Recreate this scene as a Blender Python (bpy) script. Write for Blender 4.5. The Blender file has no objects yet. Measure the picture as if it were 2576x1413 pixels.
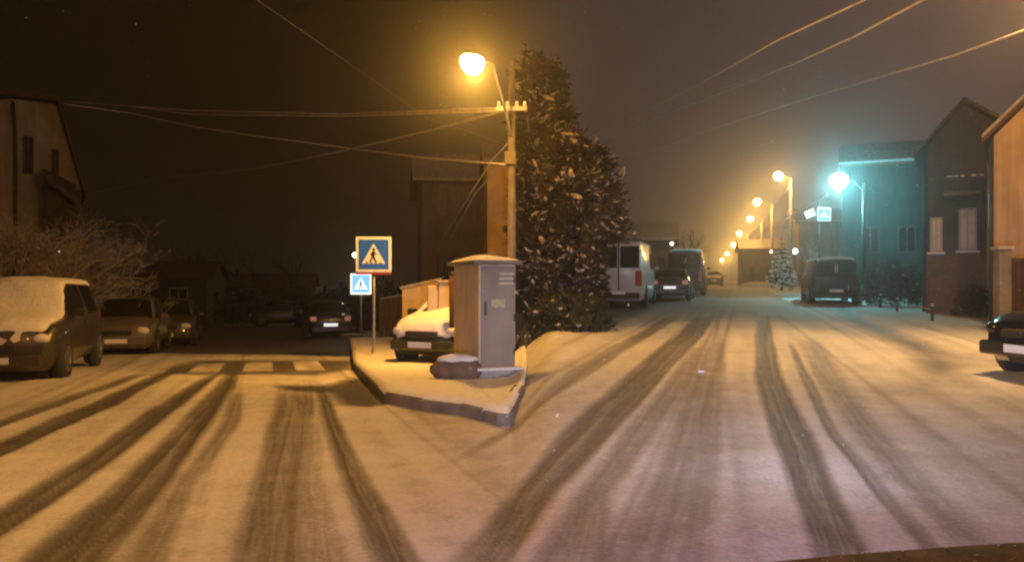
import bpy, math, random
import numpy as np
from mathutils import Vector, Matrix
random.seed(7)
S = bpy.context.scene
COL = S.collection
PI = math.pi

# ------------------------------------------------------------------ camera and ground plan
F = 1900.0           # focal length in units of a picture 2576 wide
EYE = 1.45
KL, KR = -0.0308, 0.0192      # left street falls away, right street climbs

def kf(u):
    t = min(1.0, max(0.0, (u + 0.012) / 0.072)); t = t*t*(3-2*t)
    k = KL + (KR-KL)*t
    a = abs(u)
    return k * (1.0 if a < 1.2 else max(0.0, 1-(a-1.2)/1.5))

def gz(x, y):
    if y <= 0.05: return 0.0
    return kf(x/y)*rise(y)

def rise(y):               # level round the camera, then the full slope
    return math.log1p(math.exp(min(40, (y-5.0)/1.2)))*1.2

def gp(px, py):                # where a pixel of the photograph meets the ground
    hy = 765.0 if px < 1288 else 670.0
    k = KL if px < 1288 else KR
    a_, b_ = .5, 900.0
    for _ in range(50):
        Y = (a_+b_)/2
        if 706.5 + F*(EYE-k*rise(Y))/Y > py: a_ = Y
        else: b_ = Y
    Y = min(Y, 450)
    X = (px-1288)/F*Y
    return Vector((X, Y, gz(X, Y)))

def ap(px, py, Y):             # a point seen at a pixel at depth Y
    return Vector(((px-1288)/F*Y, Y, EYE + (706.5-py)/F*Y))

YAWL = math.atan2(608, F)      # street directions
YAWR = -math.atan2(542, F)

# ------------------------------------------------------------------ helpers
class MB:
    def __init__(s): s.v = []; s.f = []
    def add(s, vs, fs):
        n = len(s.v); s.v += [tuple(v) for v in vs]; s.f += [tuple(i+n for i in f) for f in fs]; return s
    def box(s, x0, x1, y0, y1, z0, z1, M=None):
        vs = [Vector((x, y, z)) for z in (z0, z1) for x, y in ((x0, y0), (x1, y0), (x1, y1), (x0, y1))]
        if M: vs = [M @ v for v in vs]
        return s.add(vs, [(3,2,1,0),(4,5,6,7),(0,1,5,4),(1,2,6,5),(2,3,7,6),(3,0,4,7)])
    def tube(s, pts, rs, n=6, cap=True):
        pts = [Vector(p) for p in pts]; base = len(s.v)
        if not isinstance(rs, (list, tuple)): rs = [rs]*len(pts)
        for i, p in enumerate(pts):
            d = (pts[min(i+1, len(pts)-1)] - pts[max(i-1, 0)])
            d = d.normalized() if d.length > 1e-6 else Vector((0, 0, 1))
            a = d.orthogonal().normalized() if abs(d.z) > .95 else d.cross(Vector((0, 0, 1))).normalized()
            b = d.cross(a)
            for k in range(n):
                t = 2*PI*k/n
                s.v.append(tuple(p + (a*math.cos(t)+b*math.sin(t))*rs[i]))
        for i in range(len(pts)-1):
            for k in range(n):
                k2 = (k+1) % n
                s.f.append((base+i*n+k, base+i*n+k2, base+(i+1)*n+k2, base+(i+1)*n+k))
        if cap:
            s.f.append(tuple(base+k for k in range(n))[::-1])
            e = base+(len(pts)-1)*n
            s.f.append(tuple(e+k for k in range(n)))
        return s
    def lathe(s, prof, M=None, n=20):     # prof: (r, z)
        base = len(s.v)
        for r, z in prof:
            for k in range(n):
                t = 2*PI*k/n; v = Vector((r*math.cos(t), r*math.sin(t), z))
                s.v.append(tuple(M @ v if M else v))
        for i in range(len(prof)-1):
            for k in range(n):
                k2 = (k+1) % n
                s.f.append((base+i*n+k, base+i*n+k2, base+(i+1)*n+k2, base+(i+1)*n+k))
        s.f.append(tuple(base+k for k in range(n))[::-1]); e = base+(len(prof)-1)*n
        s.f.append(tuple(e+k for k in range(n)))
        return s
    def blob(s, c, r, sq=(1, 1, 1), n=7, m=5, wob=0.0):
        base = len(s.v); c = Vector(c)
        for i in range(m+1):
            ph = PI*i/m
            for k in range(n):
                t = 2*PI*k/n; rr = r*(1+random.uniform(-wob, wob))
                s.v.append((c.x+rr*sq[0]*math.sin(ph)*math.cos(t), c.y+rr*sq[1]*math.sin(ph)*math.sin(t), c.z+rr*sq[2]*math.cos(ph)))
        for i in range(m):
            for k in range(n):
                k2 = (k+1) % n
                s.f.append((base+i*n+k, base+(i+1)*n+k, base+(i+1)*n+k2, base+i*n+k2))
        return s
    def build(s, name, mat, parent=None, smooth=False, bevel=0):
        me = bpy.data.meshes.new(name); me.from_pydata(s.v, [], s.f); me.update()
        o = bpy.data.objects.new(name, me); COL.objects.link(o)
        me.materials.append(mat)
        if smooth:
            me.polygons.foreach_set('use_smooth', [True]*len(me.polygons))
        if bevel:
            b = o.modifiers.new('bevel', 'BEVEL'); b.width = bevel; b.segments = 2; b.limit_method = 'ANGLE'
        if parent: o.parent = parent
        return o

def tag(o, label=None, cat=None, group=None, kind=None):
    if label: o['label'] = label
    if cat: o['category'] = cat
    if group: o['group'] = group
    if kind: o['kind'] = kind
    return o

def thing(name, label, cat, loc=(0, 0, 0), rz=0, group=None):
    o = bpy.data.objects.new(name, None); COL.objects.link(o)
    o.location = loc; o.rotation_euler = (0, 0, rz); o.empty_display_size = .2
    return tag(o, label, cat, group)

# ------------------------------------------------------------------ materials
def mat(name, col, rough=.7, metal=0, var=.25, scale=4.0, bump=.0, col2=None, coat=0, spec=.5, detail=4):
    m = bpy.data.materials.new(name); m.use_nodes = True
    nt = m.node_tree; b = nt.nodes['Principled BSDF']
    b.inputs['Roughness'].default_value = rough; b.inputs['Metallic'].default_value = metal
    b.inputs['Coat Weight'].default_value = coat; b.inputs['Specular IOR Level'].default_value = spec
    tc = nt.nodes.new('ShaderNodeTexCoord'); nz = nt.nodes.new('ShaderNodeTexNoise')
    nz.inputs['Scale'].default_value = scale; nz.inputs['Detail'].default_value = detail; nz.inputs['Roughness'].default_value = .6
    nt.links.new(tc.outputs['Object'], nz.inputs['Vector'])
    r = nt.nodes.new('ShaderNodeValToRGB'); nt.links.new(nz.outputs['Fac'], r.inputs['Fac'])
    c2 = col2 or tuple(c*(1-var) for c in col); c1 = col if col2 else tuple(min(1, c*(1+var*.6)) for c in col)
    r.color_ramp.elements[0].position = .35; r.color_ramp.elements[1].position = .65
    r.color_ramp.elements[0].color = (*c2, 1); r.color_ramp.elements[1].color = (*c1, 1)
    nt.links.new(r.outputs['Color'], b.inputs['Base Color'])
    if bump:
        bp = nt.nodes.new('ShaderNodeBump'); bp.inputs['Strength'].default_value = bump; bp.inputs['Distance'].default_value = .03
        nt.links.new(nz.outputs['Fac'], bp.inputs['Height']); nt.links.new(bp.outputs['Normal'], b.inputs['Normal'])
    return m

def weather(m, amt=.35):
    nt = m.node_tree; b = nt.nodes['Principled BSDF']; tc = nt.nodes['Texture Coordinate']
    mp = nt.nodes.new('ShaderNodeMapping'); mp.inputs['Scale'].default_value = (5, 5, .5); nt.links.new(tc.outputs['Object'], mp.inputs['Vector'])
    n = nt.nodes.new('ShaderNodeTexNoise'); n.inputs['Scale'].default_value = 1.0; n.inputs['Detail'].default_value = 7; nt.links.new(mp.outputs['Vector'], n.inputs['Vector'])
    r = nt.nodes.new('ShaderNodeMapRange'); r.inputs['From Min'].default_value = .35; r.inputs['From Max'].default_value = .65; r.inputs['To Min'].default_value = 1-amt; nt.links.new(n.outputs['Fac'], r.inputs['Value'])
    src = b.inputs['Base Color'].links[0].from_socket
    mx = nt.nodes.new('ShaderNodeMixRGB'); mx.blend_type = 'MULTIPLY'; mx.inputs[0].default_value = 1
    nt.links.new(src, mx.inputs[1]); nt.links.new(r.outputs[0], mx.inputs[2]); nt.links.new(mx.outputs[0], b.inputs['Base Color'])

def emit(name, col, s):
    m = bpy.data.materials.new(name); m.use_nodes = True; nt = m.node_tree
    b = nt.nodes['Principled BSDF']; b.inputs['Base Color'].default_value = (.5, .5, .5, 1)
    b.inputs['Emission Color'].default_value = (*col, 1); b.inputs['Emission Strength'].default_value = s
    return m

def brick(name, c1, c2, mortar, scale=1.0):
    m = mat(name, c1, .85); nt = m.node_tree; b = nt.nodes['Principled BSDF']
    t = nt.nodes.new('ShaderNodeTexBrick'); tc = nt.nodes['Texture Coordinate']
    mp = nt.nodes.new('ShaderNodeMapping'); mp.inputs['Rotation'].default_value = (PI/2, 0, 0)
    nt.links.new(tc.outputs['Object'], mp.inputs['Vector']); nt.links.new(mp.outputs['Vector'], t.inputs['Vector'])
    t.inputs['Color1'].default_value = (*c1, 1); t.inputs['Color2'].default_value = (*c2, 1); t.inputs['Mortar'].default_value = (*mortar, 1)
    t.inputs['Scale'].default_value = scale*3
    nt.links.new(t.outputs['Color'], b.inputs['Base Color'])
    return m

SNOW = mat('snow', (.78, .76, .74), .8, var=.09, scale=11, bump=.7, detail=8)
SNOWD = mat('darker_snow', (.42, .37, .34), .8, var=.35, scale=7, bump=.5)  # snow in a darker, browner tone
PLAST = mat('plaster_warm', (.42, .33, .22), .9, var=.18, scale=1.3, bump=.1)
PLASTD = mat('plaster_dull', (.20, .15, .11), .9, var=.3, scale=1.1, bump=.1)
PLASTG = mat('plaster_grey', (.085, .072, .068), .9, var=.3, scale=1.2, bump=.1)
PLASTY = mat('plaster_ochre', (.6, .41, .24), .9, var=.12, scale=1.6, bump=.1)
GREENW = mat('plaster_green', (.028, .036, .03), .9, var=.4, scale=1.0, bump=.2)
CONC = mat('concrete', (.4, .36, .32), .85, var=.2, scale=3, bump=.2)
CONCD = mat('concrete_dark', (.2, .17, .14), .9, var=.3, scale=3, bump=.2)
CREAM = mat('cream_render', (.62, .48, .3), .85, var=.1, scale=3, bump=.1)
GREYP = mat('grey_door_paint', (.27, .21, .155), .5, var=.1, scale=3, bump=.05)
ROOF = mat('roof_tiles', (.10, .05, .035), .8, var=.4, scale=6, bump=.4)
BRICK = brick('brick', (.16, .07, .05), (.10, .05, .04), (.14, .12, .1))
WOOD = mat('dark_wood', (.07, .045, .03), .7, var=.4, scale=5, bump=.2)
FRAME = mat('window_frame', (.4, .34, .28), .5, var=.1)
GLASS = mat('dark_glass', (.012, .012, .014), .12, var=.2, spec=.6)
CURT = mat('curtained_pane', (.6, .52, .47), .5, var=.15, scale=3)
STEEL = mat('galvanised_steel', (.35, .35, .35), .45, metal=.6, var=.15, scale=8)
DARKM = mat('dark_metal', (.05, .045, .04), .5, metal=.3, var=.3)
RUBBER = mat('rubber', (.02, .02, .02), .8, var=.2)
RIM = mat('wheel_rim', (.3, .3, .3), .35, metal=.8, var=.2)
CABLE = mat('frosted_cable', (.8, .76, .7), .8, var=.2)
BARK = mat('bark', (.09, .06, .04), .9, var=.4, scale=8, bump=.4)
TWIG = mat('snowy_twig', (.32, .22, .14), .9, var=.5, scale=6)
TWIGD = mat('bare_twig', (.06, .045, .035), .9, var=.4, scale=6)
LEAF = mat('cypress_leaf', (.05, .036, .028), .85, var=.6, scale=2.5, col2=(.022, .02, .014))
LEAFD = mat('dark_leaf', (.022, .028, .016), .85, var=.5, scale=2.5)
HEDGE = mat('hedge_leaf', (.11, .07, .04), .85, var=.6, scale=2.5, col2=(.04, .03, .02))
PLATE = mat('plate_white', (.85, .85, .85), .4, var=.03)
WHITE = mat('sign_white', (.78, .82, .85), .4, var=.04)
BLUE = mat('sign_blue', (.015, .12, .75), .4, var=.06)
PALEB = mat('sign_pale_blue', (.12, .45, .8), .4, var=.06)
BLACK = mat('sign_black', (.02, .02, .02), .5, var=.1)
REDP = mat('red_paint', (.35, .03, .02), .5, var=.1)
REDL = mat('red_lens', (.4, .02, .015), .25, var=.1)
LENS = mat('clear_lens', (.75, .75, .72), .15, var=.1)
SOD = emit('sodium_glow', (1.0, .62, .16), 60)
SODW = emit('sodium_far_glow', (1.0, .58, .13), 90)
CYAN = emit('cyan_glow', (.25, .95, 1.0), 160)
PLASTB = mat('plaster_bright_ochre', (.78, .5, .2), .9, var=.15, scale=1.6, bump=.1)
LITW = emit('lit_white', (.9, .95, 1.0), 6)
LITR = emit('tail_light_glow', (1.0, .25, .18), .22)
PLATEGLOW = emit('number_plate_glow', (1, .96, .95), 1.0)  # plate lamp's light put onto the plate itself as emission
for m_ in (PLAST, PLASTD, PLASTG, PLASTY, GREENW): weather(m_, .3)
for m_ in (CONCD, CREAM, GREYP): weather(m_, .12)
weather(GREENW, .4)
PAINTM = {}
def paint(name, col, rough=.35):
    if name not in PAINTM: PAINTM[name] = mat('car_paint_'+name, col, rough, var=.12, scale=1.5, coat=.5)
    return PAINTM[name]

# ------------------------------------------------------------------ ground
def vl(x, y): return (x*.5024, 868+.5024*y)        # positions noted from an enlargement of the left street
def vr(x, y): return (1294.3+.4975*x, 789.2+.4975*y)
def strip(conv, rows, s, soft=.1):
    a = []
    for vy, L, R in rows:
        pL, py = conv(L, vy); pR, _ = conv(R, vy)
        Y = gp(600 if conv is vl else 1800, py).y
        a.append((Y, (pL-1288)/F*Y, (pR-1288)/F*Y))
    a.sort()
    A = np.array(a)
    # run the near end on past the frame
    dY = A[1]-A[0]; n = A[0]-dY*(2.5/dY[0]); A = np.vstack([n, A])
    return A, s, soft
STR = [
 strip(vl, [(100,780,840),(175,570,650),(385,-40,70)], .62),
 strip(vl, [(505,-60,110),(300,430,570),(110,850,920),(80,950,1000)], .85, .12),
 strip(vl, [(850,-80,150),(560,420,570),(300,790,910),(110,1105,1150)], .85, .14),
 strip(vl, [(1060,130,560),(700,560,830),(420,870,1020),(200,1090,1180),(100,1160,1210)], .85, .15),
 strip(vl, [(1060,620,850),(700,870,960),(400,1100,1190),(200,1190,1230)], .45, .12),
 strip(vl, [(1060,1180,1500),(700,1270,1500),(330,1370,1570),(180,1400,1560)], .55, .12),
 strip(vl, [(1060,1500,1730),(700,1500,1620),(330,1565,1600)], .32, .1),
 strip(vl, [(1060,1860,2090),(700,1730,1850),(380,1620,1700),(240,1580,1640),(180,1560,1620)], .72, .12),
 strip(vr, [(500,-30,40),(300,280,390),(160,510,600),(60,690,770),(0,780,850)], .55, .14),
 strip(vr, [(1240,-300,-20),(900,-40,200),(600,230,490),(300,570,770),(100,820,960),(0,920,1020)], .68, .14),
 strip(vr, [(1240,110,500),(900,310,480),(600,530,700),(300,810,900),(100,970,1000)], .38, .14),
 strip(vr, [(1240,480,1000),(800,700,1030),(400,850,1050),(100,1010,1070)], .3, .12),
 strip(vr, [(1240,1540,1820),(900,1410,1640),(600,1300,1510),(300,1210,1340),(100,1220,1300),(0,1235,1290)], .72, .12),
 strip(vr, [(1240,2120,2240),(900,1830,1910),(600,1585,1650),(300,1430,1480),(120,1370,1395)], .55, .07),
 strip(vr, [(1240,2330,2600),(900,1990,2150),(600,1740,1880),(300,1500,1640),(100,1440,1520)], .42, .25),
]
def poly_mask(X, Y, pts, soft=.2):
    P = [(p.x, p.y) for p in pts]
    inside = np.zeros(X.shape, bool); dist = np.full(X.shape, 1e9)
    n = len(P)
    for i in range(n):
        x1, y1 = P[i]; x2, y2 = P[(i+1) % n]
        c = ((y1 > Y) != (y2 > Y)); xi = (x2-x1)*(Y-y1)/((y2-y1) if y2 != y1 else 1e-9)+x1
        inside ^= (c & (X < xi))
        L2 = (x2-x1)**2+(y2-y1)**2+1e-12
        t = np.clip(((X-x1)*(x2-x1)+(Y-y1)*(y2-y1))/L2, 0, 1)
        dist = np.minimum(dist, np.hypot(X-(x1+t*(x2-x1)), Y-(y1+t*(y2-y1))))
    d = np.where(inside, dist, -dist)
    return np.clip(.5+d/soft/2, 0, 1)
def sm(a, b, x):
    t = np.clip((x-a)/(b-a), 0, 1); return t*t*(3-2*t)

PAVE = [gp(890,926), gp(968,1012), gp(1060,1030), gp(1160,1044), gp(1215,1058), gp(1255,1070), gp(1280,1072)]
PAVE += [Vector((.09, 9.6, 0)), Vector((.16, 10.1, 0)), Vector((.25, 12.5, 0)), Vector((.3, 16, 0)), Vector((.3, 22, 0)), Vector((-1.5, 26, 0)), Vector((-5.6, 26, 0))]

th = np.concatenate([np.linspace(-PI, -.72, 60, endpoint=False), np.linspace(-.72, .72, 900, endpoint=False), np.linspace(.72, PI, 60, endpoint=False)])
rr = np.concatenate([[.35], np.geomspace(.8, 120, 330), np.geomspace(125, 430, 20)])
TH, RR = np.meshgrid(th, rr)
GX = RR*np.sin(TH); GY = RR*np.cos(TH)
U = GX/np.maximum(GY, .05)
T = np.clip((U+.012)/.072, 0, 1); T = T*T*(3-2*T)
K = (KL+(KR-KL)*T)*np.clip(1-(np.abs(U)-1.2)/1.5, 0, 1)
GZ = np.where(GY > .05, K*np.log1p(np.exp(np.minimum(40, (GY-5.0)/1.2)))*1.2, 0)
cover = np.ones(GX.shape); ridge = np.zeros(GX.shape)
rng = np.random.default_rng(3)
def vnoise(x, y, seed):
    xi = np.floor(x).astype(int); yi = np.floor(y).astype(int); fx = x-xi; fy = y-yi
    fx = fx*fx*(3-2*fx); fy = fy*fy*(3-2*fy)
    def h(a, b):
        n = (a*374761393 + b*668265263 + seed*974711) & 0x7fffffff
        n = ((n ^ (n >> 13))*1274126177) & 0x7fffffff
        return ((n ^ (n >> 16)) & 0xffff)/65535.0
    return (h(xi, yi)*(1-fx)+h(xi+1, yi)*fx)*(1-fy)+(h(xi, yi+1)*(1-fx)+h(xi+1, yi+1)*fx)*fy
left = GX < 0
for A, s, soft in STR:
    Ys = A[:, 0]
    L = np.interp(GY, Ys, A[:, 1]); R = np.interp(GY, Ys, A[:, 2])
    soft = soft*.5; wob = (vnoise(GX*1.2, GY*.5, 5)-.5)*.05
    m = sm(-soft, soft, GX+wob-L)*sm(-soft, soft, R-GX-wob)*(GY > 1.5)*(GY < Ys[-1]*1.02)
    mid = (L+R)/2; acr = (GX-mid)
    tread = vnoise(acr*26+200, GY*.35, 91)*.6+vnoise(acr*60+200, GY*3.5, 92)*.4
    m = m*(1-.95*np.clip(tread-.42, 0, 1)*(GY < 22))
    ridge += 4*m*(1-m)*s*.018*(GY < 25)*vnoise(GX*5, GY*5, 77)
    fade = 1-sm(Ys[-1]*.8, Ys[-1]*1.02, GY)
    side = sm(-.16, -.0, U) if A[-1, 1] > 0 else 1-sm(-.02, .02, U)
    cover *= 1-min(.95, s*.98)*m*fade*side
# many thin older wheel marks, straight down each street
SD = GX*math.cos(YAWL)+GY*math.sin(YAWL); SR = GX*math.cos(YAWR)+GY*math.sin(YAWR)
for S_, lo, hi, side, ylim, cnt in ((SD, -6.5, 2.1, 1-sm(-.02, .02, U), 20, 46), (SR, -4.4, 6.0, sm(-.01, .03, U), 60, 60)):
    for q in range(cnt):
        o_ = rng.uniform(lo, hi); w_ = rng.uniform(.02, .09); st = rng.uniform(-.22, .22); dr_ = rng.uniform(-.03, .03)
        m = np.exp(-((S_-o_-dr_*(GY-8))/w_)**2)*side*(GY > .5)*(GY < ylim)*(.4+.6*vnoise(S_*0+q, GY*.3, 50+q))
        cover = np.clip(cover*(1-max(0, st)*m*1.6)+max(0, -st)*m*(1-cover)*1.6, 0, 1)
# bare gutter strip, with the shadow beside the kerb also painted into the cover
gut_shade = [gp(700,968), gp(820,968), gp(905,945), gp(890,926), gp(968,1012), gp(930,1020), gp(862,1016), gp(830,985), gp(720,978)]
cover *= 1-.9*poly_mask(GX, GY, gut_shade, .14)
# left street beyond the crossing: wet, hardly any snow
SD = GX*math.cos(YAWL)+GY*math.sin(YAWL)      # offset across the left street
far = sm(19.0, 20.5, GY+SD*.12)*(U < 0)*(SD < 4.2)*(SD > -4.8)
cover *= 1-.82*far
cr = [gp(890,926), gp(905,905), gp(500,905), gp(380,940), gp(560,940), gp(800,940)]
cover *= 1-.7*poly_mask(GX, GY, cr, .3)
dl = (-math.sin(YAWL), math.cos(YAWL)); dr = (math.cos(YAWL), math.sin(YAWL)); c0 = gp(890, 926)
LU = (GX-c0.x)*dr[0]+(GY-c0.y)*dr[1]; LV = (GX-c0.x)*dl[0]+(GY-c0.y)*dl[1]
zb = np.abs(((-LU-.35) % 1.0)-.5)
bars = sm(.2, .27, .5-zb+.03)*sm(-.2, .1, LV)*(1-sm(2.3, 2.6, LV))*(LU < -.3)*(LU > -7.2)
cover = np.maximum(cover, bars*(.75+.25*vnoise(GX*3, GY*3, 9)))
verge = (U < -.05)*sm(44, 50, GY)*(GY < 54); cover = np.maximum(cover, .5*verge)
# dark slush along the kerb of the right street
kb = [gp(2120,768), gp(2165,808), gp(2230,826), gp(2320,862), gp(2400,915), gp(2360,930), gp(2330,905), gp(2280,868), gp(2200,838), gp(2130,800)]
cover *= 1-.62*poly_mask(GX, GY, kb, .3)
kb2 = [gp(2330,905), gp(2400,915), gp(2370,960), gp(2290,985), gp(2320,950)]
cover *= 1-.4*poly_mask(GX, GY, kb2, .5)
# shade under the cypresses, behind the snow bank, painted into the cover
tree_shade = [gp(1294,822), gp(1380,820), gp(1430,826), gp(1480,832), gp(1560,800), gp(1640,770), gp(1640,752), gp(1500,750), gp(1294,752)]
cover *= 1-.75*poly_mask(GX, GY, tree_shade, .5)
# worn far stretch of the right street
SR = GX*math.cos(YAWR)+GY*math.sin(YAWR)
wr = sm(19, 30, GY)*(U > .05)*(SR > -3.5)*(SR < 2.6)
cover *= 1-.5*wr*(1-sm(45, 60, GY))
streak = vnoise(SD*5, GY*.25, 11)*(U < 0)+vnoise(SR*5, GY*.25, 12)*(U >= 0)
big = vnoise(GX*.7, GY*.5, 21)
cover = np.clip(cover*(1-.16*streak*(GY < 20))*(1-.10*big), 0, 1)
GZ = GZ + ridge + (cover-1)*.03 + .02*(vnoise(GX*1.3, GY*1.3, 31)-.5)*(np.abs(GY) < 60)
# snow banks
bank = [gp(1292,835), gp(1380,830), gp(1440,838), gp(1500,845), gp(1400,905), gp(1292,960)]
GZ = GZ + .13*poly_mask(GX, GY, bank, 1.0)*(U > .0)
nR, nT = GX.shape
vs = np.stack([GX.ravel(), GY.ravel(), GZ.ravel()], 1)
idx = np.arange(nR*nT).reshape(nR, nT)
a = idx[:-1]; b = idx[1:]
fs = np.stack([a, b, np.roll(b, -1, 1), np.roll(a, -1, 1)], -1).reshape(-1, 4)[:, ::-1]
me = bpy.data.meshes.new('ground')
me.from_pydata(vs.tolist(), [], fs.tolist()+[tuple(range(nT))]); me.update()
me.polygons.foreach_set('use_smooth', [True]*len(me.polygons))
at = me.attributes.new('cover', 'FLOAT', 'POINT'); at.data.foreach_set('value', cover.ravel().astype(np.float32))
ground = bpy.data.objects.new('ground', me); COL.objects.link(ground); tag(ground, kind='structure')
gm = bpy.data.materials.new('snowy_road'); gm.use_nodes = True; nt = gm.node_tree; N = nt.nodes; Lk = nt.links.new
bs = N['Principled BSDF']
def noise(scale, det=5, vec=None, rough=.6):
    n = N.new('ShaderNodeTexNoise'); n.inputs['Scale'].default_value = scale; n.inputs['Detail'].default_value = det; n.inputs['Roughness'].default_value = rough
    Lk((vec or tc.outputs['Object']), n.inputs['Vector']); return n.outputs['Fac']
def math_(op, a, b=None, c=None):
    n = N.new('ShaderNodeMath'); n.operation = op
    for i, x in enumerate((a, b, c)):
        if x is None: continue
        if isinstance(x, (int, float)): n.inputs[i].default_value = x
        else: Lk(x, n.inputs[i])
    return n.outputs[0]
tc = N.new('ShaderNodeTexCoord')
at = N.new('ShaderNodeAttribute'); at.attribute_name = 'cover'
n1 = noise(3.0); n2 = noise(26, 8, None, .7); n3 = noise(.6, 3)
f = math_('ADD', at.outputs['Fac'], math_('MULTIPLY', math_('SUBTRACT', n1, .5), .35))
f = math_('ADD', f, math_('MULTIPLY', math_('SUBTRACT', n2, .5), .5))
ramp = N.new('ShaderNodeValToRGB'); Lk(f, ramp.inputs['Fac'])
e = ramp.color_ramp.elements
e[0].position = .05; e[0].color = (.045, .04, .038, 1); e[1].position = .95; e[1].color = (.74, .72, .71, 1)
x = e.new(.35); x.color = (.16, .145, .135, 1); x = e.new(.65); x.color = (.38, .355, .34, 1)
hs = N.new('ShaderNodeMixRGB'); hs.blend_type = 'MULTIPLY'; hs.inputs[0].default_value = .35
r2 = N.new('ShaderNodeValToRGB'); Lk(n3, r2.inputs['Fac']); r2.color_ramp.elements[0].color = (.6, .57, .54, 1); r2.color_ramp.elements[0].position = .3; r2.color_ramp.elements[1].position = .7
Lk(ramp.outputs['Color'], hs.inputs[1]); Lk(r2.outputs['Color'], hs.inputs[2]); Lk(hs.outputs[0], bs.inputs['Base Color'])
rg = N.new('ShaderNodeMapRange'); Lk(f, rg.inputs['Value']); rg.inputs['To Min'].default_value = .5; rg.inputs['To Max'].default_value = .8; Lk(rg.outputs[0], bs.inputs['Roughness'])
bp = N.new('ShaderNodeBump'); bp.inputs['Strength'].default_value = .8; bp.inputs['Distance'].default_value = .03
Lk(math_('ADD', n2, n1), bp.inputs['Height']); Lk(bp.outputs['Normal'], bs.inputs['Normal'])
me.materials.append(gm)

# pavement on the corner, a real step above the road
pm = MB(); KH = .13
P2 = []
for i, p in enumerate(PAVE):
    q = PAVE[(i+1) % len(PAVE)]
    n = 6
    for k in range(n):
        t = k/n; w = p.lerp(q, t); P2.append(Vector((w.x, w.y, gz(w.x, w.y))))
cx = sum(p.x for p in P2)/len(P2); cy = sum(p.y for p in P2)/len(P2)
cx, cy = -1.1, 14.5
rings = [(1.0, -.15), (1.0, KH-.02), (.994, KH), (.97, KH+.05), (.93, KH+.055), (.8, KH+.03), (.6, KH+.03), (.4, KH+.03), (.2, KH+.03), (.01, KH+.03)]
vs = []; n = len(P2)
def vn1(q): return math.sin(q*1.7)+math.sin(q*.9+1)*.8+math.sin(q*4.3)*.4-.3
for ri, (s_, h_) in enumerate(rings):
    for i, p in enumerate(P2):
        x_ = cx+(p.x-cx)*s_; y_ = cy+(p.y-cy)*s_
        j = random.uniform(-.012, .012) if ri > 2 else 0
        if ri in (1, 2, 3):
            sp_ = max(0, vn1(i*.35))*.003; x_ += (p.x-cx)*sp_; y_ += (p.y-cy)*sp_
            if ri == 1: j -= sp_*6
        vs.append((x_, y_, gz(x_, y_)+h_+j))
fs = [(r*n+i, r*n+(i+1) % n, (r+1)*n+(i+1) % n, (r+1)*n+i) for r in range(1, len(rings)-1) for i in range(n)]
o = MB().add(vs, fs).build('pavement', SNOW, smooth=True); tag(o, kind='structure')
km = MB()
per = PAVE[:9]; acc = []
for a_, b_ in zip(per, per[1:]):
    L_ = (b_-a_).xy.length; cnt = max(1, round(L_/.75))
    for k in range(cnt): acc.append((a_.lerp(b_, k/cnt), a_.lerp(b_, (k+1)/cnt)))
for a_, b_ in acc:
    d = Vector((b_.x-a_.x, b_.y-a_.y, 0)); L_ = d.length; d.normalize(); nrm = Vector((d.y, -d.x, 0))
    if (Vector((cx, cy, 0))-a_).dot(nrm) > 0: nrm = -nrm
    j1, j2 = random.uniform(-.012, .012), random.uniform(0, .015)
    q = [a_+d*.008+nrm*j1, b_-d*.008+nrm*j1]
    vs_ = []
    for z_ in (-.2, KH-.03+j2, KH-.005+j2):
        o_ = .0 if z_ < KH-.01+j2 else .02
        for p_ in q: vs_.append((p_.x+nrm.x*(.012-o_), p_.y+nrm.y*(.012-o_), gz(p_.x, p_.y)+z_))
    for p_ in q: vs_.append((p_.x-nrm.x*.13, p_.y-nrm.y*.13, gz(p_.x, p_.y)+KH-.005+j2))
    for p_ in q: vs_.append((p_.x-nrm.x*.13, p_.y-nrm.y*.13, gz(p_.x, p_.y)-.2))
    km.add(vs_, [(0,1,3,2),(2,3,5,4),(4,5,7,6),(6,7,9,8),(0,2,4,6,8),(1,9,7,5,3)])
o = km.build('pavement_kerb', CONCD); tag(o, kind='structure')

# ------------------------------------------------------------------ vehicles
def interp(pts, x):
    if x <= pts[0][0]: return pts[0][1]
    for (a, va), (b, vb) in zip(pts, pts[1:]):
        if x <= b:
            t = (x-a)/(b-a); return va+(vb-va)*t
    return pts[-1][1]

SHAPES = {
 'hatch': dict(L=4.1, W=.86, top=[(-2.05,.78),(-2.0,.95),(-1.72,1.05),(-1.3,1.4),(-.9,1.45),(.1,1.46),(.35,1.42),(1.05,.98),(1.7,.86),(1.95,.72),(2.05,.5)], belt=.93, cab=(-1.78,1.05), ws=(.3,1.08), rw=(-1.76,-1.25)),
 'sedan': dict(L=4.4, W=.87, top=[(-2.2,.75),(-2.15,.92),(-1.75,.98),(-1.5,1.0),(-.95,1.36),(-.6,1.42),(.3,1.43),(.55,1.38),(1.2,.96),(1.85,.84),(2.12,.7),(2.2,.5)], belt=.93, cab=(-1.6,1.2), ws=(.5,1.22), rw=(-1.52,-.9)),
 'suv': dict(L=4.3, W=.92, top=[(-2.15,.9),(-2.1,1.2),(-1.95,1.6),(-1.6,1.72),(.2,1.74),(.45,1.66),(1.05,1.14),(1.8,1.04),(2.08,.88),(2.15,.5)], belt=1.1, cab=(-1.98,1.05), ws=(.38,1.08), rw=(-2.02,-1.75)),
 'van': dict(L=4.9, W=.96, top=[(-2.45,1.2),(-2.42,1.85),(-2.3,1.97),(.9,1.98),(1.15,1.88),(1.75,1.2),(2.3,1.0),(2.42,.8),(2.45,.5)], belt=1.15, cab=(-2.3,1.7), ws=(1.1,1.75), rw=None),
}
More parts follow.
